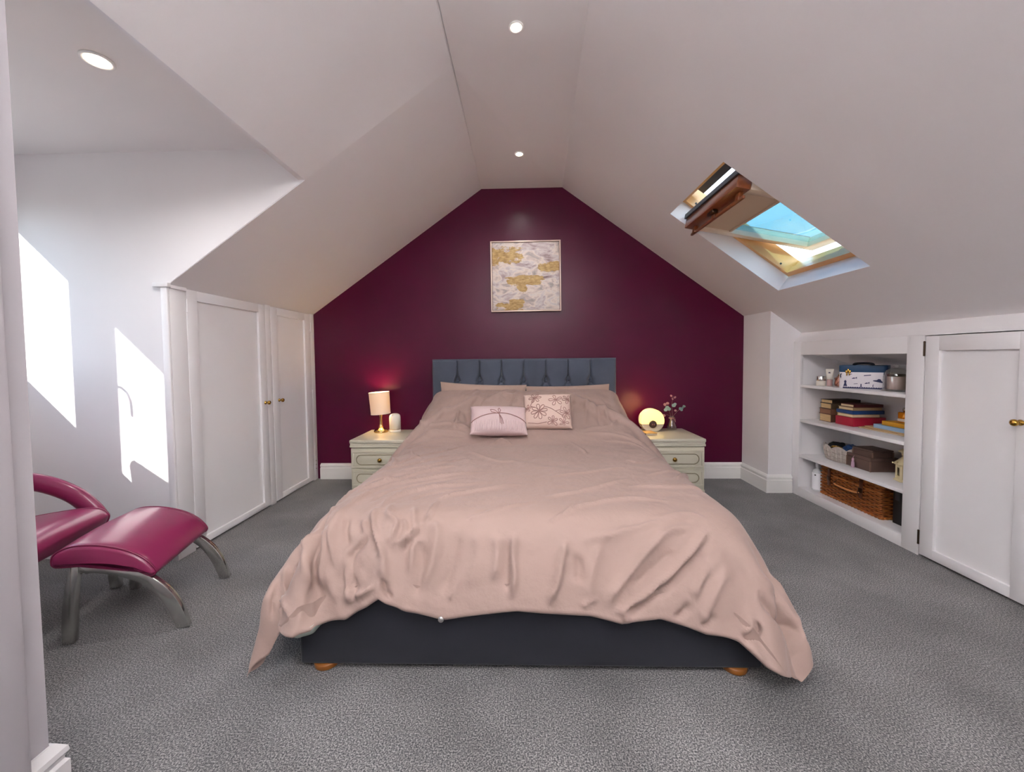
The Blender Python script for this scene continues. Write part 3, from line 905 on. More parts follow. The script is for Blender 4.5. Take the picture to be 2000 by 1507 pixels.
HEMX = [-.80, -.72, -.661, -.59, -.473, -.40, -.267, -.14, -.024, .06, .124, .21, .313, .36, .435, .52, .581, .63, .678, .74, .80, .86, .92]
HEMZ = [.19, .205, .205, .215, .292, .25, .215, .235, .25, .242, .238, .233, .206, .215, .226, .20, .176, .17, .160, .115, .075, .035, .012]
def shape_hem(A):
    X = A[..., 0] - BX; Y = A[..., 1]
    wy = np.clip((1.75 - Y) / .45, 0, 1); wy = wy * wy * (3 - 2 * wy)
    ax = np.abs(X); lim = .80
    A[..., 0] = BX + np.sign(X) * (ax * (1 - wy) + np.where(ax > lim, lim + (ax - lim) * .76, ax) * wy)
    wc = np.clip((ax - .72) / .1, 0, 1)
    A[..., 1] = np.where(Y < 1.27, Y * (1 - wc) + (1.27 - (1.27 - Y) * np.where(X < 0, .35, .40)) * wc, Y)
    last = A[-1].copy()
    wt = np.clip((last[:, 0] + .84) / .06, 0, 1) * np.clip((.93 - last[:, 0]) / .05, 0, 1)
    dz = (np.interp(last[:, 0], HEMX, HEMZ) - last[:, 2]) * wt
    for j in range(1, 60):
        f = 1 - j / 60; f = f * f * (3 - 2 * f)
        A[-j, :, 2] += dz * f
        A[-j, :, 1] -= np.clip(dz, 0, 1) * f * .25
    # the sides hang down flat beside the bedside tables
    X = A[..., 0] - BX; ax = np.abs(X)
    wy = np.clip((A[..., 1] - 2.78) / .16, 0, 1); lim = .815
    A[..., 0] = BX + np.sign(X) * (ax * (1 - wy) + np.where(ax > lim, lim + (ax - lim) * .04, ax) * wy)
    return A

def add_folds(A, folds, seed=2):
    """folds: (amplitude mm, half width mm, [(across, along) in metres of cloth])"""
    ny, nx = A.shape[:2]
    CU, CV = np.meshgrid(np.linspace(0, 2.30, nx), np.linspace(0, 2.185, ny))
    disp = np.zeros((ny, nx))
    for amp, wd, pts in folds:
        q = np.array(pts, float)
        q = np.vstack([2 * q[0] - q[1], q, 2 * q[-1] - q[-2]])
        Sm = []
        for i in range(1, len(q) - 2):
            for t in (0, .2, .4, .6, .8):
                Sm.append(.5 * (2 * q[i] + (q[i + 1] - q[i - 1]) * t + (2 * q[i - 1] - 5 * q[i] + 4 * q[i + 1] - q[i + 2]) * t * t + (3 * q[i] - q[i - 1] - 3 * q[i + 1] + q[i + 2]) * t ** 3))
        Sm.append(q[-2]); Sm = np.array(Sm)
        best = np.full((ny, nx), 1e9); bt = np.zeros((ny, nx)); n = len(Sm) - 1
        for i in range(n):
            e = Sm[i + 1] - Sm[i]; l2 = e @ e + 1e-9
            du = CU - Sm[i][0]; dv = CV - Sm[i][1]
            t = np.clip((du * e[0] + dv * e[1]) / l2, 0, 1)
            dd = np.hypot(du - t * e[0], dv - t * e[1])
            m_ = dd < best
            best[m_] = dd[m_]; bt[m_] = ((i + t) / n)[m_]
        tap = np.clip(np.minimum(bt, 1 - bt) / .22, 0, 1); tap = tap * tap * (3 - 2 * tap)
        disp += amp * (.0014 if abs(amp) > 15 else .0020) * tap / (1 + (best / (wd * .00082)) ** 2) ** 2
    rng = np.random.default_rng(seed)
    def sn(sy, sx):
        a = rng.standard_normal((ny // sy + 4, nx // sx + 4)); yi = np.arange(ny) / sy; xi = np.arange(nx) / sx
        y0 = yi.astype(int); x0 = xi.astype(int); fy = (yi - y0)[:, None]; fx = (xi - x0)[None]; fy = fy * fy * (3 - 2 * fy); fx = fx * fx * (3 - 2 * fx)
        return (a[y0][:, x0] * (1 - fx) + a[y0][:, x0 + 1] * fx) * (1 - fy) + (a[y0 + 1][:, x0] * (1 - fx) + a[y0 + 1][:, x0 + 1] * fx) * fy
    disp += .0009 * sn(6, 10) + .0016 * sn(11, 19) + .003 * sn(28, 44)
    n = cloth_normals(A)
    A2 = A + n * disp[..., None]
    A2[..., 2] = np.maximum(A2[..., 2], .006)
    e = A2[-1]
    wt = (np.clip((e[:, 0] + .80) / .08, 0, 1) * np.clip((.80 - e[:, 0]) / .08, 0, 1))[:, None]
    rows = []
    for a, zz in ((.004, -.008), (.010, -.013), (.018, -.013), (.026, -.006), (.030, .006), (.032, .03), (.03, .07)):
        q = e + np.array([0, a, zz]) * wt
        q = np.where(wt > .02, q, e - n[-1] * .002)
        q[:, 1] = np.minimum(q[:, 1], np.where(np.abs(e[:, 0]) < .8, 1.285, 9)); q[:, 2] = np.maximum(q[:, 2], .004)
        rows.append(q)
    return np.vstack([A2, np.array(rows)])

FOLDS = [
    (-26, 20, [(0.433, 1.748), (0.437, 1.849), (0.452, 1.947), (0.456, 2.025), (0.472, 2.076), (0.506, 2.142)]),
    (12, 18, [(0.468, 1.888), (0.472, 1.963), (0.475, 2.029), (0.498, 2.099)]),
    (12, 20, [(0.422, 1.865), (0.426, 1.959), (0.433, 2.021), (0.456, 2.084)]),
    (12, 20, [(0.498, 1.76), (0.494, 1.877), (0.494, 1.92), (0.514, 1.978), (0.537, 2.064)]),
    (-9, 14, [(0.529, 1.869), (0.54, 1.927), (0.556, 1.982)]),
    (-16, 15, [(0.548, 1.853), (0.609, 1.966), (0.579, 2.002), (0.575, 2.045), (0.59, 2.095), (0.617, 2.142)]),
    (14, 14, [(0.563, 2.002), (0.575, 2.072), (0.594, 2.165)]),
    (16, 13, [(0.613, 1.795), (0.621, 1.877), (0.644, 1.947), (0.678, 2.021), (0.694, 2.091), (0.694, 2.142)]),
    (-9, 12, [(0.609, 1.888), (0.636, 1.966), (0.671, 2.048)]),
    (11, 12, [(0.663, 1.764), (0.675, 1.881), (0.713, 1.924), (0.702, 1.974), (0.686, 2.021)]),
    (11, 14, [(0.747, 1.81), (0.763, 1.888), (0.778, 1.959), (0.774, 2.017), (0.77, 2.087)]),
    (12, 12, [(0.816, 1.725), (0.816, 1.857), (0.794, 1.924), (0.744, 1.974), (0.702, 2.021)]),
    (-9, 12, [(0.813, 1.885), (0.786, 1.947), (0.747, 2.017)]),
    (10, 26, [(0.828, 1.885), (0.851, 1.951), (0.84, 2.029), (0.805, 2.146)]),
    (-7, 24, [(0.797, 1.966), (0.813, 2.056), (0.79, 2.15)]),
    (14, 15, [(1.108, 1.939), (1.104, 2.017), (1.108, 2.087), (1.096, 2.158)]),
    (-8, 18, [(1.081, 1.966), (1.081, 2.064), (1.089, 2.142)]),
    (8, 20, [(1.043, 1.947), (1.05, 2.013), (1.043, 2.103)]),
    (6, 30, [(0.974, 1.931), (0.989, 2.009), (0.962, 2.119)]),
    (-6, 26, [(0.92, 1.931), (0.908, 2.025), (0.87, 2.123)]),
    (9, 10, [(0.59, 1.881), (0.602, 1.935), (0.598, 1.974)]),
    (9, 12, [(0.728, 1.896), (0.747, 1.943), (0.744, 2.021)]),
    (8, 10, [(0.353, 1.935), (0.326, 2.017), (0.406, 2.165)]),
    (10, 20, [(0.299, 1.947), (0.257, 2.033), (0.341, 2.15)]),
    (-8, 16, [(0.28, 1.959), (0.226, 2.045), (0.172, 2.126)]),
    (14, 12, [(0.671, 2.138), (0.636, 2.146), (0.606, 2.138)]),
    (-12, 10, [(0.698, 2.119), (0.705, 2.154), (0.728, 2.165)]),
    (5, 8, [(0.947, 2.064), (0.916, 2.115), (0.901, 2.134)]),
    (6, 20, [(0.506, 1.877), (0.494, 1.994), (0.518, 2.084), (0.56, 2.15)]),
    (8, 13, [(0.498, 1.846), (0.502, 1.713), (0.567, 1.561), (0.755, 1.432), (1.02, 1.334)]),
    (8, 12, [(0.418, 1.611), (0.521, 1.541), (0.671, 1.362), (0.862, 1.225)]),
    (6, 11, [(0.38, 1.366), (0.556, 1.221), (0.744, 0.995)]),
    (6, 10, [(0.452, 1.358), (0.552, 1.069), (0.79, 0.73)]),
    (7, 16, [(0.805, 1.744), (0.92, 1.643), (1.158, 1.522)]),
    (9, 13, [(0.636, 1.861), (0.64, 1.709), (0.774, 1.58), (0.962, 1.498)]),
    (6, 14, [(0.939, 1.885), (1.008, 1.865), (1.181, 1.744)]),
    (8, 13, [(0.395, 1.748), (0.383, 1.545), (0.494, 1.541), (0.625, 1.451)]),
    (-5, 10, [(0.41, 1.506), (0.521, 1.432), (0.717, 1.252)]),
    (-6, 11, [(0.563, 1.779), (0.594, 1.639), (0.736, 1.498), (0.889, 1.432)]),
    (-6, 12, [(0.713, 1.76), (0.774, 1.658), (0.97, 1.561)]),
    (5, 10, [(0.445, 0.835), (0.525, 1.034), (0.606, 1.116)]),
    (4, 10, [(0.491, 0.769), (0.56, 0.812), (0.636, 0.773)]),
    (9, 12, [(0.257, 0.714), (0.464, 1.155), (0.491, 1.28)]),
    (6, 9, [(0.533, 1.334), (0.678, 1.252), (0.84, 1.069)]),
    (9, 18, [(0.395, 1.693), (0.452, 1.857), (0.433, 1.931), (0.41, 1.966)]),
    (-6, 16, [(0.38, 1.807), (0.345, 1.885), (0.318, 1.935)]),
    (8, 10, [(0.935, 0.734), (0.997, 0.648), (1.077, 0.734)]),
    (5, 12, [(0.816, 0.894), (1.008, 1.167), (1.123, 1.135)]),
    (17, 13, [(1.775, 1.885), (1.656, 2.002), (1.56, 2.091), (1.472, 2.138), (1.399, 2.165)]),
    (-12, 15, [(1.786, 1.908), (1.679, 2.006), (1.583, 2.095), (1.495, 2.15), (1.445, 2.158)]),
    (12, 18, [(1.74, 1.892), (1.618, 1.927), (1.564, 1.97), (1.48, 2.045), (1.418, 2.103), (1.388, 2.158)]),
    (-9, 20, [(1.633, 1.978), (1.556, 2.041), (1.476, 2.095)]),
    (11, 15, [(1.748, 1.998), (1.698, 2.045), (1.664, 2.099), (1.641, 2.142)]),
    (-16, 11, [(1.671, 2.076), (1.656, 2.115), (1.633, 2.154), (1.595, 2.177)]),
    (8, 22, [(1.805, 1.998), (1.756, 2.052), (1.71, 2.115), (1.683, 2.165)]),
    (15, 16, [(1.276, 1.963), (1.257, 2.025), (1.238, 2.103), (1.204, 2.165)]),
    (-9, 16, [(1.307, 2.006), (1.315, 2.056), (1.303, 2.099)]),
    (7, 24, [(1.392, 1.959), (1.353, 2.052), (1.334, 2.15)]),
    (-14, 22, [(1.882, 2.013), (1.928, 2.045), (2.116, 2.013), (2.219, 2.037)]),
    (12, 26, [(1.867, 1.998), (2.043, 1.959), (2.139, 1.998), (2.231, 2.041)]),
    (8, 24, [(2.032, 1.896), (2.112, 1.943), (2.196, 2.013)]),
    (-13, 10, [(1.871, 2.091), (1.867, 2.111), (1.832, 2.15), (1.802, 2.181)]),
    (11, 11, [(1.844, 2.103), (1.844, 2.123), (1.805, 2.165)]),
    (-10, 12, [(1.733, 2.13), (1.713, 2.158), (1.683, 2.177)]),
    (6, 12, [(1.491, 2.134), (1.522, 2.126), (1.549, 2.107)]),
    (9, 14, [(1.437, 2.15), (1.453, 2.169), (1.449, 2.185)]),
    (7, 10, [(1.372, 2.126), (1.33, 2.154), (1.319, 2.169)]),
    (10, 22, [(1.779, 1.885), (1.694, 1.857), (1.549, 1.908), (1.395, 1.947), (1.319, 1.974)]),
    (-6, 16, [(1.733, 1.869), (1.602, 1.888), (1.457, 1.924)]),
    (9, 8, [(1.782, 1.51), (1.92, 1.315), (1.92, 1.354)]),
    (6, 11, [(1.694, 1.42), (1.825, 1.35), (1.92, 1.299)]),
    (7, 13, [(1.564, 1.565), (1.744, 1.592), (1.905, 1.58)]),
    (8, 15, [(1.253, 1.873), (1.368, 1.791), (1.522, 1.728), (1.683, 1.744)]),
    (8, 9, [(1.215, 1.908), (1.269, 1.873), (1.326, 1.822)]),
    (4, 10, [(1.499, 1.011), (1.487, 0.866), (1.441, 0.671)]),
    (5, 10, [(1.871, 0.73), (2.032, 0.667), (1.936, 1.143)]),
    (6, 12, [(1.652, 0.679), (1.825, 0.757), (1.898, 0.975)]),
    (5, 12, [(1.683, 1.12), (1.775, 1.182), (2.104, 0.741)]),
    (6, 18, [(1.211, 1.709), (1.395, 1.608), (1.622, 1.44)]),
    (4, 18, [(1.227, 1.432), (1.476, 1.338), (1.671, 1.264)]),
    (10, 16, [(0.671, 0.297), (0.667, 0.382), (0.678, 0.562)]),
    (-7, 14, [(0.713, 0.3), (0.747, 0.468)]),
    (9, 18, [(0.445, 0.23), (0.418, 0.359), (0.445, 0.546)]),
    (8, 18, [(0.586, 0.152), (0.548, 0.375), (0.472, 0.523)]),
    (7, 20, [(0.805, 0.129), (0.744, 0.238), (0.717, 0.324)]),
    (-5, 16, [(0.87, 0.098), (0.816, 0.222), (0.79, 0.269)]),
    (6, 20, [(1.092, 0.051), (1.077, 0.179), (1.039, 0.242)]),
    (8, 20, [(1.633, 0.164), (1.61, 0.332), (1.572, 0.507)]),
    (9, 20, [(1.756, 0.187), (1.74, 0.39), (1.756, 0.542)]),
    (-8, 18, [(1.706, 0.172), (1.683, 0.371), (1.675, 0.542)]),
    (-6, 20, [(1.541, 0.187), (1.495, 0.269), (1.491, 0.445)]),
    (7, 16, [(1.813, 0.425), (1.733, 0.511), (1.533, 0.562)]),
    (9, 12, [(0.468, 0.499), (0.606, 0.472), (0.782, 0.542)]),
    (8, 11, [(0.456, 0.574), (0.613, 0.577), (0.786, 0.601)]),
    (-6, 10, [(0.525, 0.656), (0.636, 0.628), (0.755, 0.64)]),
    (6, 14, [(1.529, 0.597), (1.74, 0.616), (1.851, 0.679)]),
]

A = add_folds(shape_hem(refine(refine(drape()))), FOLDS)
NYd, NXd = A.shape[:2]
me = bpy.data.meshes.new('duvet')
fs = [(j * NXd + i, (j + 1) * NXd + i, (j + 1) * NXd + i + 1, j * NXd + i + 1) for j in range(NYd - 1) for i in range(NXd - 1)]
me.from_pydata(A.reshape(-1, 3).tolist(), [], fs)
me.polygons.foreach_set('use_smooth', [True] * len(fs))
me.materials.append(M['cotton'])
duv = bpy.data.objects.new('duvet', me)
C.objects.link(duv)
tag(duv, 'rumpled pink cotton duvet spread over the bed, corners trailing on the carpet', 'duvet')
_h = [A[-8, i] for i in range(NXd) if -.745 < A[-8, i, 0] < -.655]
_b = B()
_r0 = [_b.bm.verts.new((q[0], q[1] + .006, q[2] + .004)) for q in _h]
_r1 = [_b.bm.verts.new((q[0] + .006, q[1] + .012, q[2] - .018 * math.sin(math.pi * (i + .5) / len(_h)) - .004)) for i, q in enumerate(_h)]
_r2 = [_b.bm.verts.new((q[0] + .010, q[1] + .026, q[2] - .012 * math.sin(math.pi * (i + .5) / len(_h)))) for i, q in enumerate(_h)]
for ra, rb_ in ((_r0, _r1), (_r1, _r2)):
    for i in range(len(_h) - 1):
        _b.bm.faces.new((ra[i], ra[i + 1], rb_[i + 1], rb_[i]))
tag(_b.out('lining', M['liner'], duv), 'pale green duvet lining showing below the pink hem')
B().lathe([(.0095, 0), (.0105, .002), (.008, .0045), (.001, .005)], (-.268, 1.234, .222), 16, rotm(rx=math.pi / 2)).out('popper_button', M['silver'], duv)


# ------------------------------------------------------------------ pillows and cushions
def cushion(name, label, w_, h_, th_, Mx, m, cat='cushion', group=None, ear=.05, n=36, pinch=.5, tuck=None, seedv=0):
    """Mx places local (x right, z up, -y front)"""
    b = B()
    def surf(sgn):
        def f(u, v):
            a, c = 2 * u - 1, 2 * v - 1
            x = a * w_ / 2 * (1 - ear * (1 - c * c)); z = c * h_ / 2 * (1 - ear * 1.3 * (1 - a * a))
            e = max(0, (1 - a ** 2)) ** pinch * max(0, (1 - c ** 2)) ** pinch
            y = sgn * th_ / 2 * e
            q = noise.noise(Vector((x * 9 + seedv, z * 9, seedv)))
            y += sgn * .006 * q * e
            return Mx @ Vector((x, y, z))
        return f
    b.grid(surf(-1), n, n, True).grid(surf(1), n, n)
    o = b.out(name, m, None, ang=75, weld=True)
    return tag(o, label, cat, group)
PM = Matrix.Translation((-.335, 3.282, .655)) @ rotm(rx=math.radians(-5), ry=math.radians(2.5))
cushion('pillow', 'left pink pillow with a pointed corner propped against the headboard', .72, .39, .11, PM, M['pillow'], 'pillow', 'pillows against the headboard', ear=.05, pinch=.45, seedv=1)
PM = Matrix.Translation((.375, 3.282, .645)) @ rotm(rx=math.radians(-5), ry=math.radians(-1.2))
cushion('pillow', 'right pink pillow propped against the headboard behind the duvet', .69, .37, .11, PM, M['pillow'], 'pillow', 'pillows against the headboard', ear=.035, pinch=.42, seedv=5)

CMa = Matrix.Translation((-.166, 2.685, .632)) @ rotm(rz=math.radians(7)) @ rotm(ry=math.radians(2.0)) @ rotm(rx=math.radians(-46))
c1 = cushion('cushion', 'small pale pink pleated satin cushion tied with a cord bow', .385, .235, .125, CMa, M['satin'], seedv=9, ear=.03, pinch=.42)
def csurf(w_, h_, th_, x, z, pinch=.42, lift=.003, ear=.03, seedv=9):
    a, c = x / (w_ / 2), z / (h_ / 2)
    for _ in range(3):
        a = x / (w_ / 2 * (1 - ear * (1 - c * c))); c = z / (h_ / 2 * (1 - ear * 1.3 * (1 - a * a)))
        a = max(-1, min(1, a)); c = max(-1, min(1, c))
    e = (1 - a * a) ** pinch * (1 - c * c) ** pinch
    return -th_ / 2 * e - .006 * noise.noise(Vector((x * 9 + seedv, z * 9, seedv))) * e - lift
b = B()
pts = [(-.185 + .37 * i / 24, .018 - .05 * ((i - 12) / 12) ** 2) for i in range(25)]
b.tube([CMa @ Vector((x, csurf(.385, .235, .125, x, z), z)) for x, z in pts], .0026, 6)
for lp in (((0, .012), (-.03, .045), (-.058, .05), (-.05, .028), (0, .010)), ((0, .012), (-.006, .05), (.004, .064), (.012, .04), (0, .012)), ((0, .01), (.012, -.03), (.016, -.07)), ((0, .01), (.02, -.03), (.028, -.066)), ((0, .01), (.004, -.03), (.006, -.062))):
    q = []
    for i in range(len(lp) - 1):
        for s in range(5):
            q.append((lp[i][0] + (lp[i + 1][0] - lp[i][0]) * s / 5, lp[i][1] + (lp[i + 1][1] - lp[i][1]) * s / 5))
    q.append(lp[-1])
    b.tube([CMa @ Vector((x, csurf(.385, .235, .125, x, z, lift=.005), z)) for x, z in q], .002, 6)
b.out('cord_bow', M['cord'], c1)
b = B()
for i in range(30):
    x = -.17 + .34 * i / 29
    q = [(x * (1 - .05 * s / 8), -.028 - .075 * s / 8) for s in range(9)]
    b.tube([CMa @ Vector((xx, csurf(.385, .235, .125, xx, zz, lift=-.0008), zz)) for xx, zz in q], [.0008, .0028, .0032, .0034, .0036, .0036, .0034, .003, .001], 6)
b.out('pleats', M['satin'], c1)['kind'] = 'stuff'

CMb = Matrix.Translation((.172, 2.80, .678)) @ rotm(rz=math.radians(-6)) @ rotm(ry=math.radians(-1.5)) @ rotm(rx=math.radians(-40))
c2 = cushion('cushion', 'small blush cushion embroidered with taupe cord flowers', .345, .285, .13, CMb, M['linen'], seedv=14, ear=.04, pinch=.42)
def flower(b, cx, cz, r, npet, a0=0.0):
    for kq in range(npet):
        a = a0 + 2 * math.pi * kq / npet
        q = []
        for i in range(13):
            tt = i / 12 * 2 * math.pi
            rr = r * (.5 - .5 * math.cos(tt)); aa = a + .30 * math.sin(tt)
            q.append((cx + rr * math.cos(aa), cz + rr * math.sin(aa)))
        q = [(x, z) for x, z in q if abs(x) < .160 and abs(z) < .130]
        if len(q) > 2:
            b.tube([CMb @ Vector((x, csurf(.345, .285, .13, x, z, lift=.0012, ear=.04, seedv=14), z)) for x, z in q], .0021, 5)
b = B()
for f in ((-.052, -.035, .058, 8, .2), (.062, .058, .05, 5, .6), (-.085, .085, .046, 6, .1), (.145, .075, .04, 6, .3), (.135, -.04, .045, 6, .9), (.04, -.105, .036, 6, .4), (-.135, .0, .03, 5, .2), (.115, -.11, .035, 5, 0)):
    flower(b, *f)
for cv_ in (((-.09, .07), (-.115, .02), (-.085, -.005)), ((-.01, .0), (.03, -.015), (.06, -.035), (.095, -.02), (.10, .01)), ((.06, -.035), (.10, -.06), (.14, -.07)), ((-.13, -.11), (-.06, -.12), (0, -.11))):
    q = []
    for i in range(len(cv_) - 1):
        for s in range(5):
            q.append((cv_[i][0] + (cv_[i + 1][0] - cv_[i][0]) * s / 5, cv_[i][1] + (cv_[i + 1][1] - cv_[i][1]) * s / 5))
    q.append(cv_[-1])
    b.tube([CMb @ Vector((x, csurf(.345, .285, .13, x, z, lift=.0012, ear=.04, seedv=14), z)) for x, z in q], .002, 5)
b.out('flower_embroidery', M['cord'], c2)['kind'] = 'stuff'

# ------------------------------------------------------------------ bedside tables
def nightstand(cx, label, wd):
    NZ = .44
    t = thing('bedside_table', label, 'bedside table', (cx, 3.22, 0), group='cream bedside tables')
    x0, x1 = cx - wd / 2, cx + wd / 2
    y0, y1 = 2.982, 3.438
    b = B().box((x0, y0, NZ - .026), (x1, y1, NZ), .006, 3).box((x0 + .004, y0 + .004, NZ - .040), (x1 - .004, y1, NZ - .026), .003).box((x0 + .001, y0 + .001, NZ - .058), (x1 - .001, y1, NZ - .040), .005, 3)
    b.out('top', M['cream'], t)
    b = B().box((x0 + .006, y0 + .014, .05), (x1 - .006, y1, NZ - .064), .003).box((x0 + .012, y0 + .02, NZ - .066), (x1 - .012, y1, NZ - .057))
    b.box((x0 + .002, y0 + .008, 0), (x1 - .002, y1, .052), .006, 3)
    b.out('body', M['cream'], t)
    for z0, z1 in ((.225, .352), (.085, .205)):
        b = B()
        yf = y0 + .003
        xa, xb = x0 + .022, x1 - .022
        b.box((xa, yf, z0), (xb, y0 + .015, z1), .002)
        for lo, hi in (((xa, yf - .005, z1 - .012), (xb, yf + .002, z1)), ((xa, yf - .005, z0), (xb, yf + .002, z0 + .012)), ((xa, yf - .005, z0 + .012), (xa + .012, yf + .002, z1 - .012)), ((xb - .012, yf - .005, z0 + .012), (xb, yf + .002, z1 - .012))):
            b.box(lo, hi, .0025)
        dw = b.out('drawer', M['cream'], t)
        # stadium moulding with a hollow corner motif
        b = B()
        zc_ = (z0 + z1) / 2; hh = (z1 - z0) / 2 - .026; ww = (xb - xa) / 2 - .030
        pth = []
        for i in range(13):
            a = -math.pi / 2 + math.pi * i / 12
            pth.append((cx + ww - hh + hh * math.cos(a), yf - .001, zc_ + hh * math.sin(a)))
        for i in range(13):
            a = math.pi / 2 + math.pi * i / 12
            pth.append((cx - ww + hh + hh * math.cos(a), yf - .001, zc_ + hh * math.sin(a)))
        pth.append(pth[0])
        b.tube(pth, .0038, 8)
        b.out('moulding', M['cream_line'], dw)
        kb = B().lathe([(.006, 0), (.0055, .010), (.012, .014), (.0165, .020), (.016, .026), (.010, .031), (.001, .032)], (cx, yf, zc_), 20, rotm(rx=math.pi / 2)).out('knob', M['brass'], dw)
    return t
nightstand(-1.092, 'cream bedside table left of the bed, carrying the lit table lamp', .478)
nightstand(1.130, 'cream bedside table right of the bed, carrying the glowing half-moon lamp', .478)
NT = .44
# table lamp
t = thing('table_lamp', 'small lit table lamp with cream drum shade and polished metal base', 'lamp', (-1.205, 3.325, NT))
B(True).lathe([(.058, 0), (.060, .006), (.057, .016), (.044, .026), (.030, .034), (.020, .044), (.0145, .062), (.0115, .090), (.0105, .125), (.014, .150), (.014, .165)], n=32).out('base', M['gold'], t)
TL = Matrix.Translation((0, 0, .15)) @ rotm(ry=math.radians(-3.5))
b = B(True)
b.lathe([(.080, .008), (.084, .188)], n=40, M=TL, caps=False).lathe([(.0785, .008), (.0825, .188)], n=40, M=TL, caps=False)
for r, z in ((.0793, .008), (.0833, .188)):
    b.lathe([(r + .0016, z - .003), (r + .0022, z), (r + .0016, z + .003), (r - .0016, z + .003), (r - .0022, z), (r - .0016, z - .003), (r + .0016, z - .003)], n=40, M=TL, caps=False)
b.out('lamp_shade', M['shade'], t)
b = B(True).sphere((0.003, 0, .245), .024, 14, (1, 1, 1.25)).lathe([(.013, .165), (.013, .22)], n=14)
b.out('bulb', M['bulb'], t)
l = bpy.data.lights.new('lamp_glow', 'POINT'); l.energy = .6; l.color = (1, .70, .38); l.shadow_soft_size = .03
o = bpy.data.objects.new('lamp_glow', l); C.objects.link(o); o.parent = t; o.location = (.004, 0, .295)
# diffuser
t = thing('aroma_diffuser', 'white domed aroma diffuser beside the table lamp', 'diffuser', (-1.088, 3.335, NT))
B(True).lathe([(.045, 0), (.047, .003), (.047, .022)], n=32).out('base', M['porcelain'], t)
B(True).lathe([(.0455, .022), (.0455, .026)], n=32).out('seam_band', M['gold'], t)
B(True).lathe([(.047, .026), (.0475, .10), (.047, .122), (.044, .138), (.036, .149), (.022, .155), (.004, .157)], n=32).out('dome', M['porcelain'], t)
# wake-up lamp : a disc whose upper part glows
t = thing('sunrise_lamp', 'round sunrise alarm lamp with glowing yellow upper half beside the vase', 'lamp', (1.072, 3.335, NT))
Rr_ = .0965; zc_ = .088
def disc(b, a0, a1, y0, y1, n=40, r=Rr_):
    pf = [(r * math.cos(a0 + (a1 - a0) * i / n), 0, zc_ + r * math.sin(a0 + (a1 - a0) * i / n)) for i in range(n + 1)]
    pf = [(x, y0, max(z, 0.0)) for x, _, z in pf]
    return b.prism(pf, (0, y1 - y0, 0), .006)
cut = math.radians(-16)
disc(B(True), cut, math.pi - cut, -.045, .012).out('light_dome', M['glow'], t)
disc(B(True), math.pi - cut, 2 * math.pi + cut, -.046, .012).out('lower_housing', mat('warm_grey_plastic', srgb(206, 198, 180), .4), t)
disc(B(True), 0, 2 * math.pi, .012, .045).out('back_housing', M['porcelain'], t)
b = B(True).lathe([(.030, 0), (.032, .004), (.030, .010), (.026, .012)], (0, -.045, zc_ - .028), 28, rotm(rx=math.pi / 2))
b.out('clock_face', mat('smoky_dial', srgb(64, 46, 40), .12, .2), t)
b = B(True)
for x in (-.009, .005):
    b.box((x, -.0585, zc_ - .034), (x + .003, -.0572, zc_ - .022))
b.out('clock_digits', mat('dim_digits', srgb(200, 130, 120), .5), t)
l = bpy.data.lights.new('sunrise_glow', 'POINT'); l.energy = .45; l.color = (1, .60, .22); l.shadow_soft_size = .1
o = bpy.data.objects.new('sunrise_glow', l); C.objects.link(o); o.parent = t; o.location = (-.09, -.03, .21)
# notebook
t = thing('notebook', 'small tan topped notebook on the right bedside table', 'notebook', (1.005, 3.19, NT), math.radians(6))
B(True).box((-.045, -.06, .002), (.045, .06, .013), .001).out('pages', mat('paper', srgb(226, 214, 190), .8), t)
b = B(True).box((-.048, -.063, 0), (.048, .063, .002), .0008).box((-.048, -.063, .013), (.048, .063, .0155), .0008)
b.out('cover', mat('tan_cover', srgb(196, 152, 92), .4), t)
B(True).box((-.0495, -.064, 0), (-.046, .064, .0155), .001).out('spine', M['black'], t)
# vase with eucalyptus
t = thing('glass_vase', 'clear glass bottle vase with eucalyptus sprigs by the sunrise lamp', 'vase', (1.262, 3.385, NT))
pf = [(.036, 0), (.042, .004), (.043, .012), (.039, .030), (.030, .055), (.022, .078), (.0195, .096), (.022, .108), (.024, .112)]
b = B(True).lathe(pf, n=28, caps=False).lathe([(max(r - .0022, .001), z + .003 if z < .01 else z) for r, z in pf], n=28, caps=False)
b.lathe([(.0005, .0), (.036, 0)], n=28, caps=False).lathe([(.0005, .004), (.036, .004)], n=28, caps=False)
b.out('bottle', M['jar_glass'], t)
b = B(True)
for z, r in ((.100, .0255), (.094, .0258)):
    b.lathe([(r - .003, z - .003), (r, z), (r - .003, z + .003)], n=24, caps=False)
b.tube([(.022, -.006, .098), (.026, -.012, .08), (.02, -.02, .07)], .0022, 6).tube([(.0, -.024, .098), (.012, -.03, .085), (.022, -.03, .066)], .0022, 6)
b.out('twine', M['cord'], t)
random.seed(4)
st = [((0, 0, .01), (-.01, 0, .12), (-.03, 0, .19), (-.035, -.01, .215)), ((0, 0, .01), (.005, 0, .13), (.0, 0, .22), (.012, 0, .285)), ((0, 0, .01), (.008, 0, .11), (.05, -.005, .16), (.098, 0, .19)), ((0, 0, .01), (-.006, 0, .11), (-.04, 0, .125), (-.062, 0, .118))]
b = B(True)
for q in st:
    b.tube(q, [.0022, .002, .0016, .001], 6)
b.out('stems', mat('eucalyptus_stem', srgb(120, 88, 84), .6), t)
leafm = mat('eucalyptus_leaf', srgb(120, 146, 138), .55, noise_amt=.15, noise_scale=60)
leafp = mat('eucalyptus_young_leaf', srgb(164, 116, 116), .55)
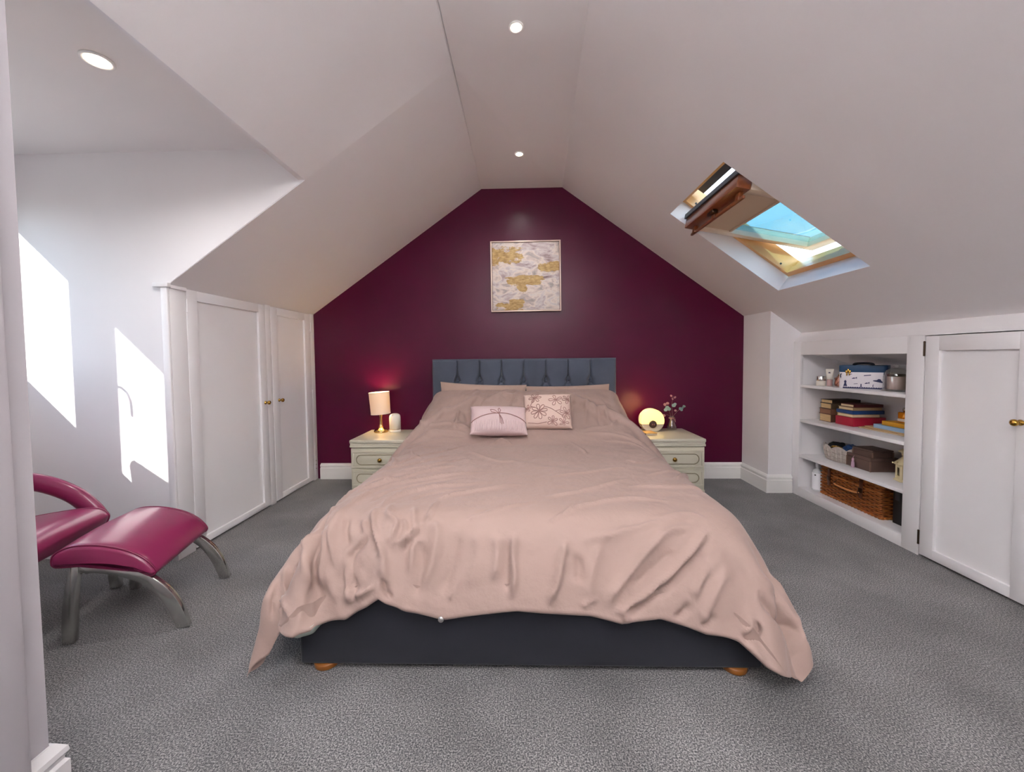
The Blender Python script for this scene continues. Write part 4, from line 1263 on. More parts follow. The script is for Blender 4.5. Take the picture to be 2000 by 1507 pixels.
for (x, y, z, r, a, pk) in ((-.040, -.006, .186, .017, .3, 0), (-.052, -.003, .168, .016, -.4, 0), (-.030, -.012, .176, .018, .1, 0), (-.058, 0, .212, .014, .9, 1), (-.036, 0, .222, .013, .2, 1), (.012, -.01, .205, .017, .2, 0), (.024, -.004, .214, .014, -.5, 0), (.006, 0, .260, .011, .6, 1), (.026, 0, .272, .012, -.2, 1), (-.006, 0, .285, .010, .8, 1), (.070, -.006, .176, .015, .3, 0), (.090, -.003, .184, .013, -.3, 0), (.103, 0, .196, .012, .5, 0), (.082, 0, .165, .012, .1, 0), (-.066, 0, .118, .013, .7, 1), (.03, 0, .16, .010, 0, 1)):
    b = B(True)
    n0 = len(b.bm.verts)
    R_ = Matrix.Translation((x, y, z)) @ rotm(rx=random.uniform(-.5, .5), ry=a, rz=random.uniform(-.5, .5))
    pr = [(R_ @ Vector((r * math.cos(2 * math.pi * i / 12), 0, r * .88 * math.sin(2 * math.pi * i / 12)))) for i in range(12)]
    b.prism(pr, R_.to_3x3() @ Vector((0, .0012, 0)))
    b.out('leaf', leafp if pk else leafm, t)

# ------------------------------------------------------------------ leather footstool and armchair
def cr_closed(pts, k=6):
    n = len(pts); out = []
    for i in range(n):
        p0, p1, p2, p3 = (Vector(pts[(i + d) % n]) for d in (-1, 0, 1, 2))
        for s in range(k):
            t = s / k
            out.append(.5 * (2 * p1 + (p2 - p0) * t + (2 * p0 - 5 * p1 + 4 * p2 - p3) * t * t + (3 * p1 - p0 - 3 * p2 + p3) * t ** 3))
    return out
def cr_open(pts, k=6):
    P = [Vector(p) for p in pts]
    P = [2 * P[0] - P[1]] + P + [2 * P[-1] - P[-2]]
    out = []
    for i in range(1, len(P) - 2):
        p0, p1, p2, p3 = P[i - 1:i + 3]
        for s in range(k):
            t = s / k
            out.append(.5 * (2 * p1 + (p2 - p0) * t + (2 * p0 - 5 * p1 + 4 * p2 - p3) * t * t + (3 * p1 - p0 - 3 * p2 + p3) * t ** 3))
    out.append(P[-2])
    return out
def pad(prof, v0, v1, name, m, parent, piping=None, edge=.03, nv=18, k=6):
    """upholstered pad: closed (u,z) profile swept along local y from v0 to v1 with softened ends"""
    pf = cr_closed(prof, k)
    n = len(pf)
    cen = sum(pf, Vector((0, 0))) / n
    nr = []
    for i in range(n):
        t = (pf[(i + 1) % n] - pf[i - 1]).normalized()
        q = Vector((t.y, -t.x))
        nr.append(q)
    area = sum(pf[i].x * pf[(i + 1) % n].y - pf[(i + 1) % n].x * pf[i].y for i in range(n))
    sg = 1 if area > 0 else -1
    b = B(True)
    rings = []
    L = v1 - v0
    for j in range(nv + 1):
        a = j / nv
        a = .5 - .5 * math.cos(math.pi * a)
        v = v0 + L * a
        dd = min(v - v0, v1 - v)
        ins = 0 if dd > edge else .016 * (1 - math.sqrt(max(0, 1 - (1 - dd / edge) ** 2)))
        dome = .010 * math.sin(math.pi * a)
        rings.append([b.bm.verts.new((pf[i].x - sg * nr[i].x * (ins - dome * max(0, sg * nr[i].y)), v, pf[i].y - sg * nr[i].y * (ins - dome * max(0, sg * nr[i].y)))) for i in range(n)])
    for r0, r1 in zip(rings, rings[1:]):
        for i in range(n):
            b.bm.faces.new((r0[i], r0[(i + 1) % n], r1[(i + 1) % n], r1[i]))
    for r, fl in ((rings[0], False), (rings[-1], True)):
        b.bm.faces.new(r[::-1] if fl else r)
    bmesh.ops.recalc_face_normals(b.bm, faces=b.bm.faces[:])
    o = b.out(name, m, parent, ang=60)
    if piping:
        for v in (v0 + edge * .35, v1 - edge * .35):
            b = B(True)
            b.tube([(pf[i % n].x - sg * nr[i % n].x * .002, v, pf[i % n].y - sg * nr[i % n].y * .002) for i in range(n + 1)], .0035, 6, caps=False)
            b.out('piping', piping, o)
    return o
def bar(parent, poly, v0, v1, name='leg', m='chrome', bev=.004, foot=True):
    b = B(True).prism([(x, v0, z) for x, z in poly], (0, v1 - v0, 0), bev)
    return b.out(name, M[m], parent, ang=30)
fs_ = thing('footstool', 'burgundy leather footstool on curved chrome legs in front of the armchair', 'footstool', (-1.705, 1.392, 0), .2775)
LEGL = [(-.015, .004), (.022, .004), (.026, .06), (.030, .13), (.037, .21), (.047, .272), (.047, .296), (.022, .298), (.010, .255), (.000, .205), (-.010, .14), (-.015, .07)]
LEGR = [tuple(v) for v in cr_open([(.047, .296), (.114, .289), (.201, .264), (.262, .231), (.325, .168), (.367, .090), (.390, .004)], 4)] + [tuple(v) for v in cr_open([(.346, .004), (.322, .078), (.281, .155), (.228, .208), (.156, .245), (.100, .262), (.047, .270)], 4)]
for v0 in (0.0, .366):
    bar(fs_, LEGL, v0, v0 + .026)
    bar(fs_, LEGR, v0, v0 + .026)
b = B(True)
b.box((.028, .02, .262), (.046, .372, .292), .003).box((.20, .02, .225), (.218, .372, .250), .003)
b.tube([(.05, .03, .262), (.13, .19, .270), (.05, .36, .262)], .012, 6)
b.out('cross_rail', M['chrome'], fs_)
pad([(-.030, .320), (-.025, .348), (.002, .368), (.045, .378), (.12, .370), (.20, .342), (.255, .304), (.288, .262), (.292, .240), (.272, .230), (.225, .257), (.15, .283), (.07, .296), (0, .300), (-.022, .305)], -.014, .408, 'seat_cushion', M['leather'], fs_, M['piping'])

ch = thing('armchair', 'burgundy leather armchair with curved arms, half hidden behind the white wall end', 'armchair', (-1.775, 1.373, 0), .29)
pad([(-.008, .335), (-.002, .365), (-.03, .392), (-.09, .402), (-.22, .392), (-.36, .372), (-.48, .368), (-.52, .350), (-.48, .318), (-.36, .300), (-.20, .302), (-.08, .305), (-.025, .312)], -.10, .385, 'seat_cushion', M['leather'], ch, M['piping'], nv=22)
pad([(-.475, .365), (-.50, .395), (-.545, .56), (-.585, .74), (-.61, .92), (-.63, .95), (-.66, .935), (-.655, .88), (-.63, .68), (-.60, .50), (-.56, .36), (-.52, .335)], -.06, .345, 'back_cushion', M['leather'], ch, M['piping'], nv=22)
for v in (-.148, .432):
    pth = cr_open([(-.075, v, .335), (-.105, v, .385), (-.17, v, .455), (-.28, v, .515), (-.42, v, .540), (-.58, v, .530), (-.70, v, .50)], 5)
    arm = B(True).tube(pth, .026, 12, flat=(1.0, 1.5), up=(0, 1, 0.001)).out('arm_pad', M['leather'], ch)
    B(True).tube([(x, y, z) for x, y, z in [(q[0] + .010, q[1], q[2] - .027) for q in pth]], .012, 8, up=(0, 1, 0.001)).out('arm_rail', M['chrome'], arm)
for v0 in (-.163, .403):
    bar(ch, [(-.030 - .004, .004), (.006, .004), (-.004, .12), (-.016, .22), (-.030, .30), (-.06, .33), (-.085, .33), (-.072, .29), (-.052, .20), (-.040, .10)], v0, v0 + .030)
    bar(ch, [(-.085, .330)] + [(-.20, .325), (-.40, .300), (-.55, .24), (-.66, .13), (-.71, .004), (-.665, .004), (-.62, .11), (-.52, .205), (-.39, .262), (-.20, .290), (-.080, .297)], v0, v0 + .030)
b = B(True).box((-.12, -.14, .285), (-.09, .41, .305), .003).box((-.50, -.14, .238), (-.47, .41, .262), .003)
b.out('cross_rail', M['chrome'], ch)

# ------------------------------------------------------------------ things on the bookcase : top shelf
Z1, Z2, Z3, Z0 = SH[0], SH[1], SH[2], .066
t = thing('cosmetic_jar', 'white cosmetic jar with silver lid on the top shelf', 'jar', (2.117, 2.872, Z1))
B(True).lathe([(.025, 0), (.028, .003), (.028, .034), (.026, .036)], n=28).out('jar_body', M['porcelain'], t)
B(True).lathe([(.0285, .036), (.0290, .038), (.0290, .066), (.027, .069), (.001, .070)], n=28).out('lid', M['silver'], t)
t = thing('hand_cream_tube', 'pink cream tube with flared white end beside the cosmetic jar', 'tube', (2.152, 2.838, Z1), math.radians(-50))
B(True).lathe([(.016, 0), (.0165, .002), (.0165, .045), (.015, .047)], n=24).out('cap', mat('dusty_pink_plastic', srgb(196, 160, 156), .4), t)
b = B(True)
rings = []
for z, rx_, ry_ in ((.047, .018, .018), (.07, .0205, .016), (.095, .0225, .009), (.112, .024, .002), (.120, .0245, .002)):
    rings.append([b.bm.verts.new((rx_ * math.cos(2 * math.pi * i / 24), ry_ * math.sin(2 * math.pi * i / 24), z)) for i in range(24)])
for r0, r1 in zip(rings, rings[1:]):
    for i in range(24): b.bm.faces.new((r0[i], r0[(i + 1) % 24], r1[(i + 1) % 24], r1[i]))
b.bm.faces.new(rings[0][::-1]); b.bm.faces.new(rings[-1])
tb = b.out('tube_body', M['porcelain'], t)
B(True).lathe([(.0065, 0), (.0065, .0012), (.001, .0014)], (0, -.0095, .092), 8, rotm(rx=math.pi / 2 + .35)).out('emblem', mat('navy_print', srgb(40, 44, 78), .5), tb)
t = thing('perfume_bottle', 'rose gold swirled bottle between the tube and the blue vanity case', 'bottle', (2.192, 2.800, Z1))
b = B(True).lathe([(.020, 0), (.024, .004), (.026, .03), (.025, .055), (.016, .068), (.010, .072)], n=28)
bt = b.out('bottle', mat('rose_gold', srgb(206, 150, 132), .3, .7), t)
b = B(True)
for kq in range(6):
    b.tube([((.0262 + .0 * s) * math.cos(kq * math.pi / 3 + s * .14), .0262 * math.sin(kq * math.pi / 3 + s * .14), .006 + s * .0052) for s in range(11)], .0026, 6)
b.out('swirl_ribs', mat('copper', srgb(160, 98, 82), .3, .8), bt)
B(True).lathe([(.010, .072), (.010, .082), (.001, .083)], n=20).out('stopper', M['gold'], t)

# vanity case : local x along the front face, local y into the shelf
va = math.atan2(-.718, .695)
t = thing('vanity_case', 'white vanity case with navy motifs, blue lid and brass clasp on the top shelf', 'case', (2.084, 2.672, Z1), va)
Lc, Wc = .235, .165
def rrect(l, w_, r, z, n=7, ex=0.0):
    q = []
    for cx, cy, a0 in ((l - r, r, -90), (l - r, w_ - r, 0), (r, w_ - r, 90), (r, r, 180)):
        for i in range(n + 1):
            a = math.radians(a0 + 90 * i / n)
            q.append(Vector((cx + (r + ex) * math.cos(a), cy + (r + ex) * math.sin(a), z)))
    return q
B(True).prism(rrect(Lc, Wc, .022, .0), (0, 0, .105), .001).out('case_body', mat('printed_white_card', srgb(226, 220, 224), .5, noise_amt=.02, noise_scale=20), t)
lid = B(True).prism(rrect(Lc, Wc, .022, .105, ex=.0022), (0, 0, .044), .003).out('lid', mat('petrol_blue_card', srgb(22, 66, 104), .45), t)
b = B(True).tube(cr_open([(.065, .07, .148), (.075, .07, .158), (.115, .07, .162), (.155, .07, .158), (.165, .07, .148)], 4), .006, 8, flat=(1.6, 1))
b.out('carry_handle', mat('black_leather', srgb(20, 24, 34), .5), lid)
navy = mat('navy_motif', srgb(44, 48, 92), .6)
def motif(pts, ox, oz, s, sub='motif', m_=navy):
    B(True).prism([(ox + x * s, -.0012, oz + z * s) for x, z in pts], (0, .0011, 0)).out(sub, m_, bdy)
bdy = [c_ for c_ in t.children if c_.name.startswith('case_body')][0]
dress = [(-.5, 0), (.5, 0), (.2, 1.0), (.32, 1.5), (.15, 1.9), (-.15, 1.9), (-.32, 1.5), (-.2, 1.0)]
hat = [(-1.2, 0), (-.5, -.15), (.9, -.5), (1.2, -.3), (.8, .1), (.6, .6), (.1, .75), (-.3, .35), (-1.1, .25)]
shoe = [(-1, .0), (-.2, .5), (.4, .35), (1, .9), (1.05, .2), (.9, -.3), (.8, .2), (.1, -.05), (-.6, -.2)]
glove = [(-.9, -.15), (1, .05), (1.05, .35), (-.8, .15)]
scarf = [(-.2, -.9), (.1, -.8), (-.05, 0), (.25, .9), (-.15, .8), (-.35, 0)]
for pts, ox, oz, s in ((dress, .034, .014, .020), (shoe, .078, .064, .013), (glove, .140, .084, .018), (hat, .192, .050, .020), (shoe, .140, .034, .012), (scarf, .012, .082, .016), (dress, .112, .012, .010), (glove, .085, .030, .010), (scarf, .170, .020, .010), (shoe, .058, .090, .007)):
    motif(pts, ox, oz, s)
b = B(True)
nsc = 17
for i in range(nsc):
    x = .022 + (Lc - .044) * (i + .5) / nsc
    b.prism([(x - .0057, -.0012, 0), (x + .0057, -.0012, 0), (x + .0057, -.0012, .006), (x + .003, -.0012, .010), (x - .003, -.0012, .010), (x - .0057, -.0012, .006)], (0, .0011, 0))
b.out('scalloped_border', navy, bdy)
b = B(True).box((.034, -.0075, .100), (.062, -.001, .116), .002).box((.038, -.0085, .082), (.044, -.001, .102), .0015).box((.052, -.0085, .084), (.058, -.001, .102), .0015).box((.044, -.010, .104), (.052, -.006, .126), .002)
b.out('brass_clasp', M['brass'], t)

t = thing('cloche_candle', 'pale pink candle under a glass cloche beside the vanity case', 'candle', (2.200, 2.395, Z1))
b = B(True).lathe([(.060, 0), (.066, .003), (.066, .010), (.060, .012), (.001, .012)], n=32)
b.out('glass_base', M['jar_glass'], t)
B(True).lathe([(.038, .012), (.040, .014), (.040, .086), (.037, .088)], n=32).out('candle_cup', mat('pale_pink_candle', srgb(206, 178, 168), .5), t)
B(True).lathe([(.041, .088), (.041, .099), (.036, .102), (.001, .103)], n=32).out('candle_lid', M['dark_metal'], t)
b = B(True)
pf = [(.0585, .013), (.0585, .085), (.055, .108), (.044, .124), (.026, .133), (.010, .136)]
b.lathe(pf, n=32, caps=False).lathe([(r - .002, z) for r, z in pf], n=32, caps=False).sphere((0, 0, .147), .013, 16)
b.out('glass_dome', M['jar_glass'], t)

# ------------------------------------------------------------------ second shelf : books
pageM = mat('aged_pages', srgb(206, 176, 130), .85, noise_amt=.2, noise_scale=30, stretch=(.3, .3, 14))
pageW = mat('cream_pages', srgb(226, 206, 166), .85, noise_amt=.12, noise_scale=30, stretch=(.3, .3, 14))
bcount = [0]
def book(label, x0, y0, z, lx, ly, h, col, pages=pageW, spine='y-', rz=0.0, group=None, rounded=False, c=None):
    """lying book. local x to the back, y along the shelf; spine side named by its facing ('x-','y-','y+','x+')"""
    t = thing('book', label, 'book', (x0 + lx / 2, y0 + ly / 2, z), rz, group)
    cm = col
    th_ = min(.003, h * .16)
    a, c_ = lx / 2, ly / 2
    b = B(True).box((-a, -c_, 0), (a, c_, th_), .0008).box((-a, -c_, h - th_), (a, c_, h), .0008)
    lo, hi = {'x-': ((-a - .001, -c_, 0), (-a + .004, c_, h)), 'x+': ((a - .004, -c_, 0), (a + .001, c_, h)), 'y-': ((-a, -c_ - .001, 0), (a, -c_ + .004, h)), 'y+': ((-a, c_ - .004, 0), (a, c_ + .001, h))}[spine]
    b.box(lo, hi, .0016)
    if spine == 'x-' and len(label) % 2 == 0 or 'crimson' in label[:14] or 'royal' in label[:6]:
        b.box((-a + .0005, -c_ - .0005, .0002), (a, -c_ + .003, h - .0002), .0008)
    b.out('cover', cm, t)
    i_ = .004
    B(True).box((-a + i_, -c_ + i_, th_), (a - i_, c_ - i_, h - th_)).out('page_block', pages, t, smooth=False)
    return t
dk1 = mat('dark_brown_cloth', srgb(58, 42, 30), .6); dk2 = mat('olive_brown_cloth', srgb(76, 60, 40), .6); dk3 = mat('umber_cloth', srgb(94, 58, 40), .6); dk4 = mat('chestnut_cloth', srgb(80, 46, 30), .6)
maroonc = mat('maroon_cloth', srgb(86, 26, 30), .55); tanc = mat('tan_cloth', srgb(176, 146, 106), .6); bluec = mat('royal_blue_cloth', srgb(26, 64, 120), .5); redc = mat('crimson_cloth', srgb(166, 20, 50), .5); yell = mat('mustard_cloth', srgb(206, 148, 26), .5); lblue = mat('powder_blue_cloth', srgb(150, 180, 206), .55)
G1 = 'old brown books in the left stack'
book('thick brown old book at the bottom of the left stack', 2.178, 2.853, Z2 + .0, .20, .112, .055, dk4, pageM, 'y-', group=G1)
book('reddish brown old book second from bottom of the left stack', 2.172, 2.850, Z2 + .0555, .205, .110, .038, dk3, mat('brown_page_edges', srgb(138, 98, 74), .8), 'y-', .02, G1)
book('old book with pale page edges second from top of the left stack', 2.180, 2.852, Z2 + .094, .20, .108, .038, dk2, pageM, 'y-', -.02, G1)
book('thin dark old book on top of the left stack', 2.184, 2.856, Z2 + .1325, .20, .106, .026, dk1, pageM, 'y-', .03, G1)
G2 = 'books in the middle stack'
book('thick crimson book at the bottom of the middle stack', 2.186, 2.672, Z2, .21, .150, .058, redc, pageW, 'x-', .0, G2)
book('cream edged book directly above the crimson book', 2.190, 2.686, Z2 + .0585, .185, .128, .022, tanc, pageW, 'y+', .01, G2)
book('royal blue book in the middle stack', 2.188, 2.680, Z2 + .081, .205, .138, .024, bluec, pageW, 'x-', -.01, G2)
book('tan book above the blue book in the middle stack', 2.190, 2.684, Z2 + .1055, .19, .124, .020, tanc, pageW, 'y-', .015, G2)
book('maroon book on top of the middle stack', 2.196, 2.682, Z2 + .126, .19, .116, .020, maroonc, pageW, 'y-', -.015, G2)
G3 = 'books lying at the right end of the shelf'
book('thin tan booklet lying at the front of the second shelf', 2.206, 2.330, Z2, .20, .325, .008, tanc, pageW, 'y+', .03, G3)
book('second thin cream booklet lying under the powder blue book', 2.214, 2.315, Z2 + .0085, .20, .310, .009, mat('cream_card', srgb(216, 190, 148), .7), pageM, 'y-', -.02, G3)
book('powder blue book beneath the mustard book', 2.212, 2.290, Z2 + .018, .19, .262, .024, lblue, pageW, 'x-', .0, G3)
book('mustard yellow book on top of the right-hand pile', 2.222, 2.270, Z2 + .0425, .17, .235, .026, yell, pageW, 'x-', -.01, G3)
t = thing('perfume_bottle', 'small amber perfume bottle standing on the mustard yellow book', 'bottle', (2.290, 2.425, Z2 + .0685))
B(True).box((-.026, -.026, 0), (.026, .026, .062), .006, 3).out('glass_body', M['amber_glass'], t)
B(True).box((-.0265, -.0265, .003), (.0265, .0265, .026), .005, 3).out('paper_label', M['porcelain'], t)
B(True).lathe([(.010, .062), (.010, .068), (.014, .068), (.014, .088), (.001, .089)], n=20).out('cap', M['silver'], t)

# ------------------------------------------------------------------ third shelf
bs = thing('scalloped_basket', 'grey scallop edged basket full of dark cloths on the third shelf', 'basket', (2.242, 2.822, Z3), math.radians(-86))
b = B(True)
nb_ = 144
rings = []
for k_, (sc, z) in enumerate(((.80, 0), (.84, .002), (.90, .03), (.96, .065), (1.0, .095), (.975, .095), (.93, .062), (.87, .03), (.80, .006))):
    rg = []
    for i in range(nb_):
        a = 2 * math.pi * i / nb_
        rip = 1 + .014 * math.cos(24 * a)
        top = 1 if k_ in (4, 5) else (.4 if k_ in (3, 6) else 0)
        zz = z + top * .022 * abs(math.sin(a * 4.0)) ** .8 - (.008 if top else 0)
        rg.append(b.bm.verts.new((.132 * sc * rip * math.cos(a), .085 * sc * rip * math.sin(a), zz)))
    rings.append(rg)
for r0, r1 in zip(rings, rings[1:]):
    for i in range(nb_): b.bm.faces.new((r0[i], r0[(i + 1) % nb_], r1[(i + 1) % nb_], r1[i]))
b.bm.faces.new(rings[0][::-1]); b.bm.faces.new(rings[-1])
bk = b.out('basket_bowl', mat('greyed_willow', srgb(172, 162, 154), .7, noise_amt=.25, noise_scale=60, bump=.4, bump_scale=120), bs)
b = B(True)
for i in range(24):
    a = 2 * math.pi * (i + .0) / 24
    b.tube([(.132 * s_ * 1.016 * math.cos(a), .085 * s_ * 1.016 * math.sin(a), z) for s_, z in ((.84, .003), (.90, .03), (.96, .065), (.995, .09))], .0032, 6)
b.out('staves', mat('pale_willow', srgb(196, 188, 178), .7), bk)['kind'] = 'stuff'
b = B(True)
for zz, s_ in ((.03, .905), (.06, .955)):
    b.tube([(.132 * s_ * 1.02 * math.cos(2 * math.pi * i / 48), .085 * s_ * 1.02 * math.sin(2 * math.pi * i / 48), zz + .003 * math.sin(i * 1.6)) for i in range(49)], .0024, 6, caps=False)
b.out('weave_bands', mat('grey_willow', srgb(160, 150, 142), .7), bk)['kind'] = 'stuff'
def rag(name, label, cat, loc, sx, sy, sz, m_, seed, group=None):
    b = B(True)
    bmesh.ops.create_icosphere(b.bm, subdivisions=4, radius=1)
    for v in b.bm.verts:
        q = v.co.copy()
        n_v = noise.noise(q * 1.6 + Vector((seed, 0, 0))) * .35 + noise.noise(q * 4 + Vector((0, seed, 0))) * .16
        q *= 1 + n_v
        v.co = Vector((q.x * sx, q.y * sy, max(q.z, -.5) * sz))
    o = b.out(name, m_, None, ang=180)
    o.location = loc
    return tag(o, label, cat, group)
rag('folded_cloth', 'black cloth heaped in the left half of the scalloped basket', 'cloth', (2.250, 2.880, Z3 + .082), .055, .045, .042, mat('black_cloth', srgb(20, 20, 22), .8), 2.0)
rag('folded_cloth', 'shiny blue cloth heaped in the right half of the scalloped basket', 'cloth', (2.258, 2.772, Z3 + .086), .050, .048, .036, mat('blue_satin', srgb(26, 66, 120), .35, noise_amt=.5, noise_scale=30), 8.0)
t = thing('hair_clip', 'gold metal clip on the rim of the scalloped basket', 'clip', (2.180, 2.800, Z3 + .094), math.radians(-80))
B(True).tube(cr_open([(-.04, 0, .002), (-.02, -.006, .010), (.01, -.004, .012), (.04, .002, .004)], 4), .006, 8, flat=(1.5, .6)).out('clip_blade', M['brass'], t)
B(True).sphere((.005, -.004, .014), .006, 10).out('clip_stud', M['gold'], t)
woodb = mat('dark_walnut_stain', srgb(92, 70, 62), .6, noise_amt=.25, noise_scale=18, stretch=(1, .15, 1))
wooda = mat('walnut_edge', srgb(116, 88, 74), .55, noise_amt=.15, noise_scale=18)
def woodbox(label, x0, y0, z, lx, ly, h, lidh, rz=0.0, tassel=False):
    t = thing('wooden_box', label, 'box', (x0 + lx / 2, y0 + ly / 2, z), rz, 'wooden boxes on the third shelf')
    a, c_ = lx / 2, ly / 2
    B(True).box((-a, -c_, 0), (a, c_, h - lidh), .0015).out('box_body', woodb, t)
    B(True).box((-a - .002, -c_ - .002, h - lidh + .0015), (a + .002, c_ + .002, h), .002).out('lid', woodb, t)
    b = B(True)
    for sx_, sy_ in ((-1, -1), (-1, 1), (1, -1), (1, 1)):
        b.box((sx_ * a - .0035, sy_ * c_ - .0035, 0), (sx_ * a + .0035, sy_ * c_ + .0035, h - lidh), .001)
    b.out('corner_post', wooda, t)
    return t
big = woodbox('large dark wooden box with a mauve tassel on the third shelf', 2.190, 2.540, Z3, .17, .182, .088, .022)
ts = thing('tassel', 'mauve tassel hanging on the front of the large wooden box', 'tassel', (2.175, 2.655, Z3))
tm = mat('mauve_thread', srgb(186, 156, 176), .8)
B(True).lathe([(.0095, .001), (.0115, .004), (.0095, .030), (.0062, .046), (.0058, .050)], n=22, sx=.8).out('skirt', tm, ts)
b = B(True).lathe([(.0062, .0475), (.0068, .050), (.0062, .0525)], n=16, caps=False).sphere((0, 0, .057), .0062, 12)
b.tube([(0, 0, .062), (.002, 0, .072), (.010, 0, .078)], .0014, 6)
b.out('knot', mat('pink_thread', srgb(206, 168, 182), .8), ts)
sm_ = woodbox('small dark wooden box resting on the large wooden box', 2.203, 2.545, Z3 + .0885, .13, .145, .046, .012, math.radians(2))
book('slanting red and brown box file behind the wooden boxes', 2.315, 2.455, Z3 + .06, .090, .070, .085, mat('dusty_rose_board', srgb(150, 74, 88), .6), mat('brown_board', srgb(110, 84, 70), .7), 'x-')
bf = [o for o in bpy.data.objects if o.get('label', '').startswith('slanting red')][0]
bf['category'] = 'box file'; bf.name = 'box_file'
bf.location = (2.385, 2.480, Z3 + .010); bf.rotation_euler = (math.radians(24), 0, 0)
# lantern
lt = thing('lantern', 'cream metal pagoda lantern at the right end of the third shelf', 'lantern', (2.246, 2.352, Z3), math.radians(12))
lt.scale = (1.0, 1.0, 1.12)
lm = mat('cream_painted_metal', srgb(222, 208, 166), .5, noise_amt=.06, noise_scale=30)
def hexring(b, prof, c=(0, 0, 0)): return b.lathe(prof, c, 6)
b = hexring(B(True), [(.064, 0), (.064, .005), (.056, .008), (.056, .014)]); b.out('base', lm, lt, ang=20)
b = B(True)
for i in range(6):
    a = math.pi * i / 3
    b.obox((.051 * math.cos(a), .051 * math.sin(a), .047), ((math.cos(a), math.sin(a), 0), (-math.sin(a), math.cos(a), 0), (0, 0, 1)), (.004, .007, .035))
    a2 = a + math.pi / 6; ap = .051 * math.cos(math.pi / 6)
    for z in (.019, .077):
        b.obox((ap * math.cos(a2), ap * math.sin(a2), z), ((math.cos(a2), math.sin(a2), 0), (-math.sin(a2), math.cos(a2), 0), (0, 0, 1)), (.003, .026, .007))
b.out('window_frames', lm, lt, ang=20)
b = hexring(B(True), [(.047, .012), (.047, .084)]); b.out('lantern_glass', M['jar_glass'], lt, ang=20)
b = B(True).lathe([(.018, .014), (.018, .045), (.001, .046)], n=18); b.out('candle', M['porcelain'], lt)
b = hexring(B(True), [(.060, .082), (.066, .088), (.062, .093), (.046, .108), (.030, .124), (.022, .130)]); b.out('lower_roof', lm, lt, ang=20)
b = B(True)
for i in range(6):
    a = math.pi * i / 3
    b.sphere((.067 * math.cos(a), .067 * math.sin(a), .089), .0045, 8)
    for s_ in (.4, .6):
        a2 = a + math.pi / 6
        b.sphere((.052 * math.cos(a2), .052 * math.sin(a2), .098), .005, 8)
b.out('roof_studs', lm, lt)['kind'] = 'stuff'
b = hexring(B(True), [(.030, .129), (.032, .150)]); hexring(b, [(.044, .150), (.047, .154), (.036, .162), (.016, .174), (.006, .180)]); b.out('upper_roof', lm, lt, ang=20)
B(True).tube([(.012 * math.cos(x), 0, .186 + .012 * math.sin(x)) for x in [i * math.pi / 8 - math.pi / 2 for i in range(17)]], .002, 6, caps=False).out('hanging_ring', lm, lt)

# ------------------------------------------------------------------ bottom of the bookcase
t = thing('toiletry_bottle', 'clear bottle with white label beside the wicker hamper', 'bottle', (2.158, 2.938, Z0))
b = B(True).lathe([(.030, 0), (.034, .004), (.034, .138), (.028, .152), (.014, .160), (.013, .170)], n=28)
b.out('bottle_body', mat('cloudy_clear_plastic', srgb(206, 210, 214), .25), t)
B(True).lathe([(.0346, .012), (.0346, .132)], n=28, caps=False).out('paper_label', mat('label_white', srgb(236, 236, 240), .5), t)
B(True).lathe([(.0135, .168), (.0150, .170), (.0150, .200), (.013, .203), (.001, .204)], n=22).out('cap', mat('clear_white_cap', srgb(222, 224, 230), .3), t)
B(True).lathe([(.0055, 0), (.0055, .001), (.001, .0012)], (-.0305, -.0168, .118), 8, rotm(ry=-math.pi / 2, rz=math.radians(28))).out('label_emblem', M['black'], t)

hp = thing('wicker_hamper', 'brown wicker picnic hamper with leather straps on the bottom shelf', 'hamper', (2.252, 2.640, Z0))
hx, hy, hh = .112, .238, .200
B(True).box((-hx + .008, -hy + .008, .004), (hx - .008, hy - .008, hh - .006)).out('liner', mat('dark_wicker_core', srgb(70, 36, 14), .8), hp, smooth=False)
b = B(True)
per = []
nps = 56; npe = 26
def edgept(u):
    """point and outward normal around the hamper plan, u in metres from the front-left corner"""
    L1, L2 = 2 * hy, 2 * hx
    u = u % (2 * (L1 + L2))
    if u < L1: return Vector((-hx, hy - u, 0)), Vector((-1, 0, 0))
    u -= L1
    if u < L2: return Vector((-hx + u, -hy, 0)), Vector((0, -1, 0))
    u -= L2
    if u < L1: return Vector((hx, -hy + u, 0)), Vector((1, 0, 0))
    u -= L1
    return Vector((hx - u, hy, 0)), Vector((0, 1, 0))
TOT = 4 * (hx + hy)
nst = 44
rows_ = 16
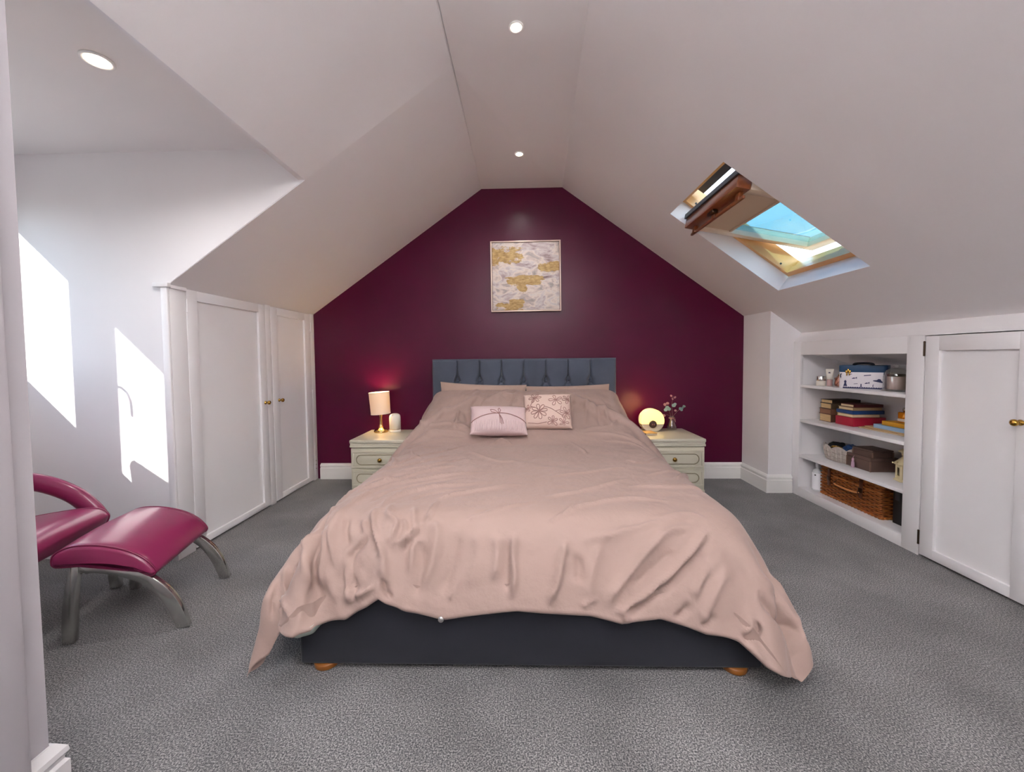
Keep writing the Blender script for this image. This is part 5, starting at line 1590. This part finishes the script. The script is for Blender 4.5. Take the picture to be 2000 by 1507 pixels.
for r_ in range(rows_):
    z = .014 + (hh - .028) * r_ / (rows_ - 1)
    pth = []
    for i in range(nst * 3 + 1):
        u = TOT * i / (nst * 3)
        q, nn = edgept(u)
        off = .0052 * math.cos(math.pi * u / (TOT / nst) + math.pi * (r_ % 2))
        pth.append(q + nn * (off - .003) + Vector((0, 0, z)))
    b.tube(pth, .0062, 6, flat=(.8, 1.0), caps=False, up=(0.02, 0.01, 1))
wv = b.out('woven_rods', M['wicker'], hp, ang=80)
wv['kind'] = 'stuff'
b = B(True)
for z, rr in ((.007, .0075), (hh - .004, .0085), (hh - .046, .005)):
    for ph in (0, 1):
        pth = []
        for i in range(161):
            q, nn = edgept(TOT * i / 160)
            pth.append(q + nn * (.004 * math.cos(i * 1.1 + ph * math.pi) - .0015) + Vector((0, 0, z + .004 * math.sin(i * 1.1 + ph * math.pi))))
        b.tube(pth, rr * .6, 5, caps=False, up=(.02, .01, 1))
b.out('plaited_border', mat('golden_wicker', srgb(172, 106, 48), .5, noise_amt=.3, noise_scale=60), hp, ang=80)
for y, nm in ((.155, 'strap'), (-.105, 'strap')):
    b = B(True).box((-hx - .012, y - .012, .085), (-hx - .006, y + .012, hh - .004), .0015).box((-hx - .012, y - .012, hh - .004), (-hx + .05, y + .012, hh + .002), .0015)
    s_ = b.out(nm, M['leather_brown'], hp)
    B(True).box((-hx - .015, y - .015, .120), (-hx - .0125, y + .015, .150), .001).out('buckle', M['dark_metal'], s_)
b = B(True).tube(cr_open([(-hx - .008, .105, .118), (-hx - .022, .08, .113), (-hx - .026, .0, .110), (-hx - .022, -.07, .112), (-hx - .008, -.092, .118)], 5), .0062, 8)
b.out('carry_handle', mat('pale_willow_rod', srgb(196, 134, 76), .5, noise_amt=.15, noise_scale=80), hp)
b = B(True)
for y in (.10, -.088):
    b.tube([(-hx - .004 + .012 * math.cos(a), y, .118 + .012 * math.sin(a)) for a in [i * math.pi / 8 for i in range(17)]], .004, 6, caps=False)
b.out('handle_loop', M['leather_brown'], hp)
t = thing('storage_binder', 'black binder standing right of the wicker hamper on the bottom shelf', 'binder', (2.262, 2.340, Z0))
B(True).box((-.085, -.028, 0), (.085, .028, .235), .003).out('binder_cover', mat('black_binder_board', srgb(22, 22, 24), .5), t)
B(True).box((-.0865, -.015, .14), (-.0848, .015, .20), .0005).out('spine_label', mat('dark_grey_label', srgb(60, 60, 66), .5), t)
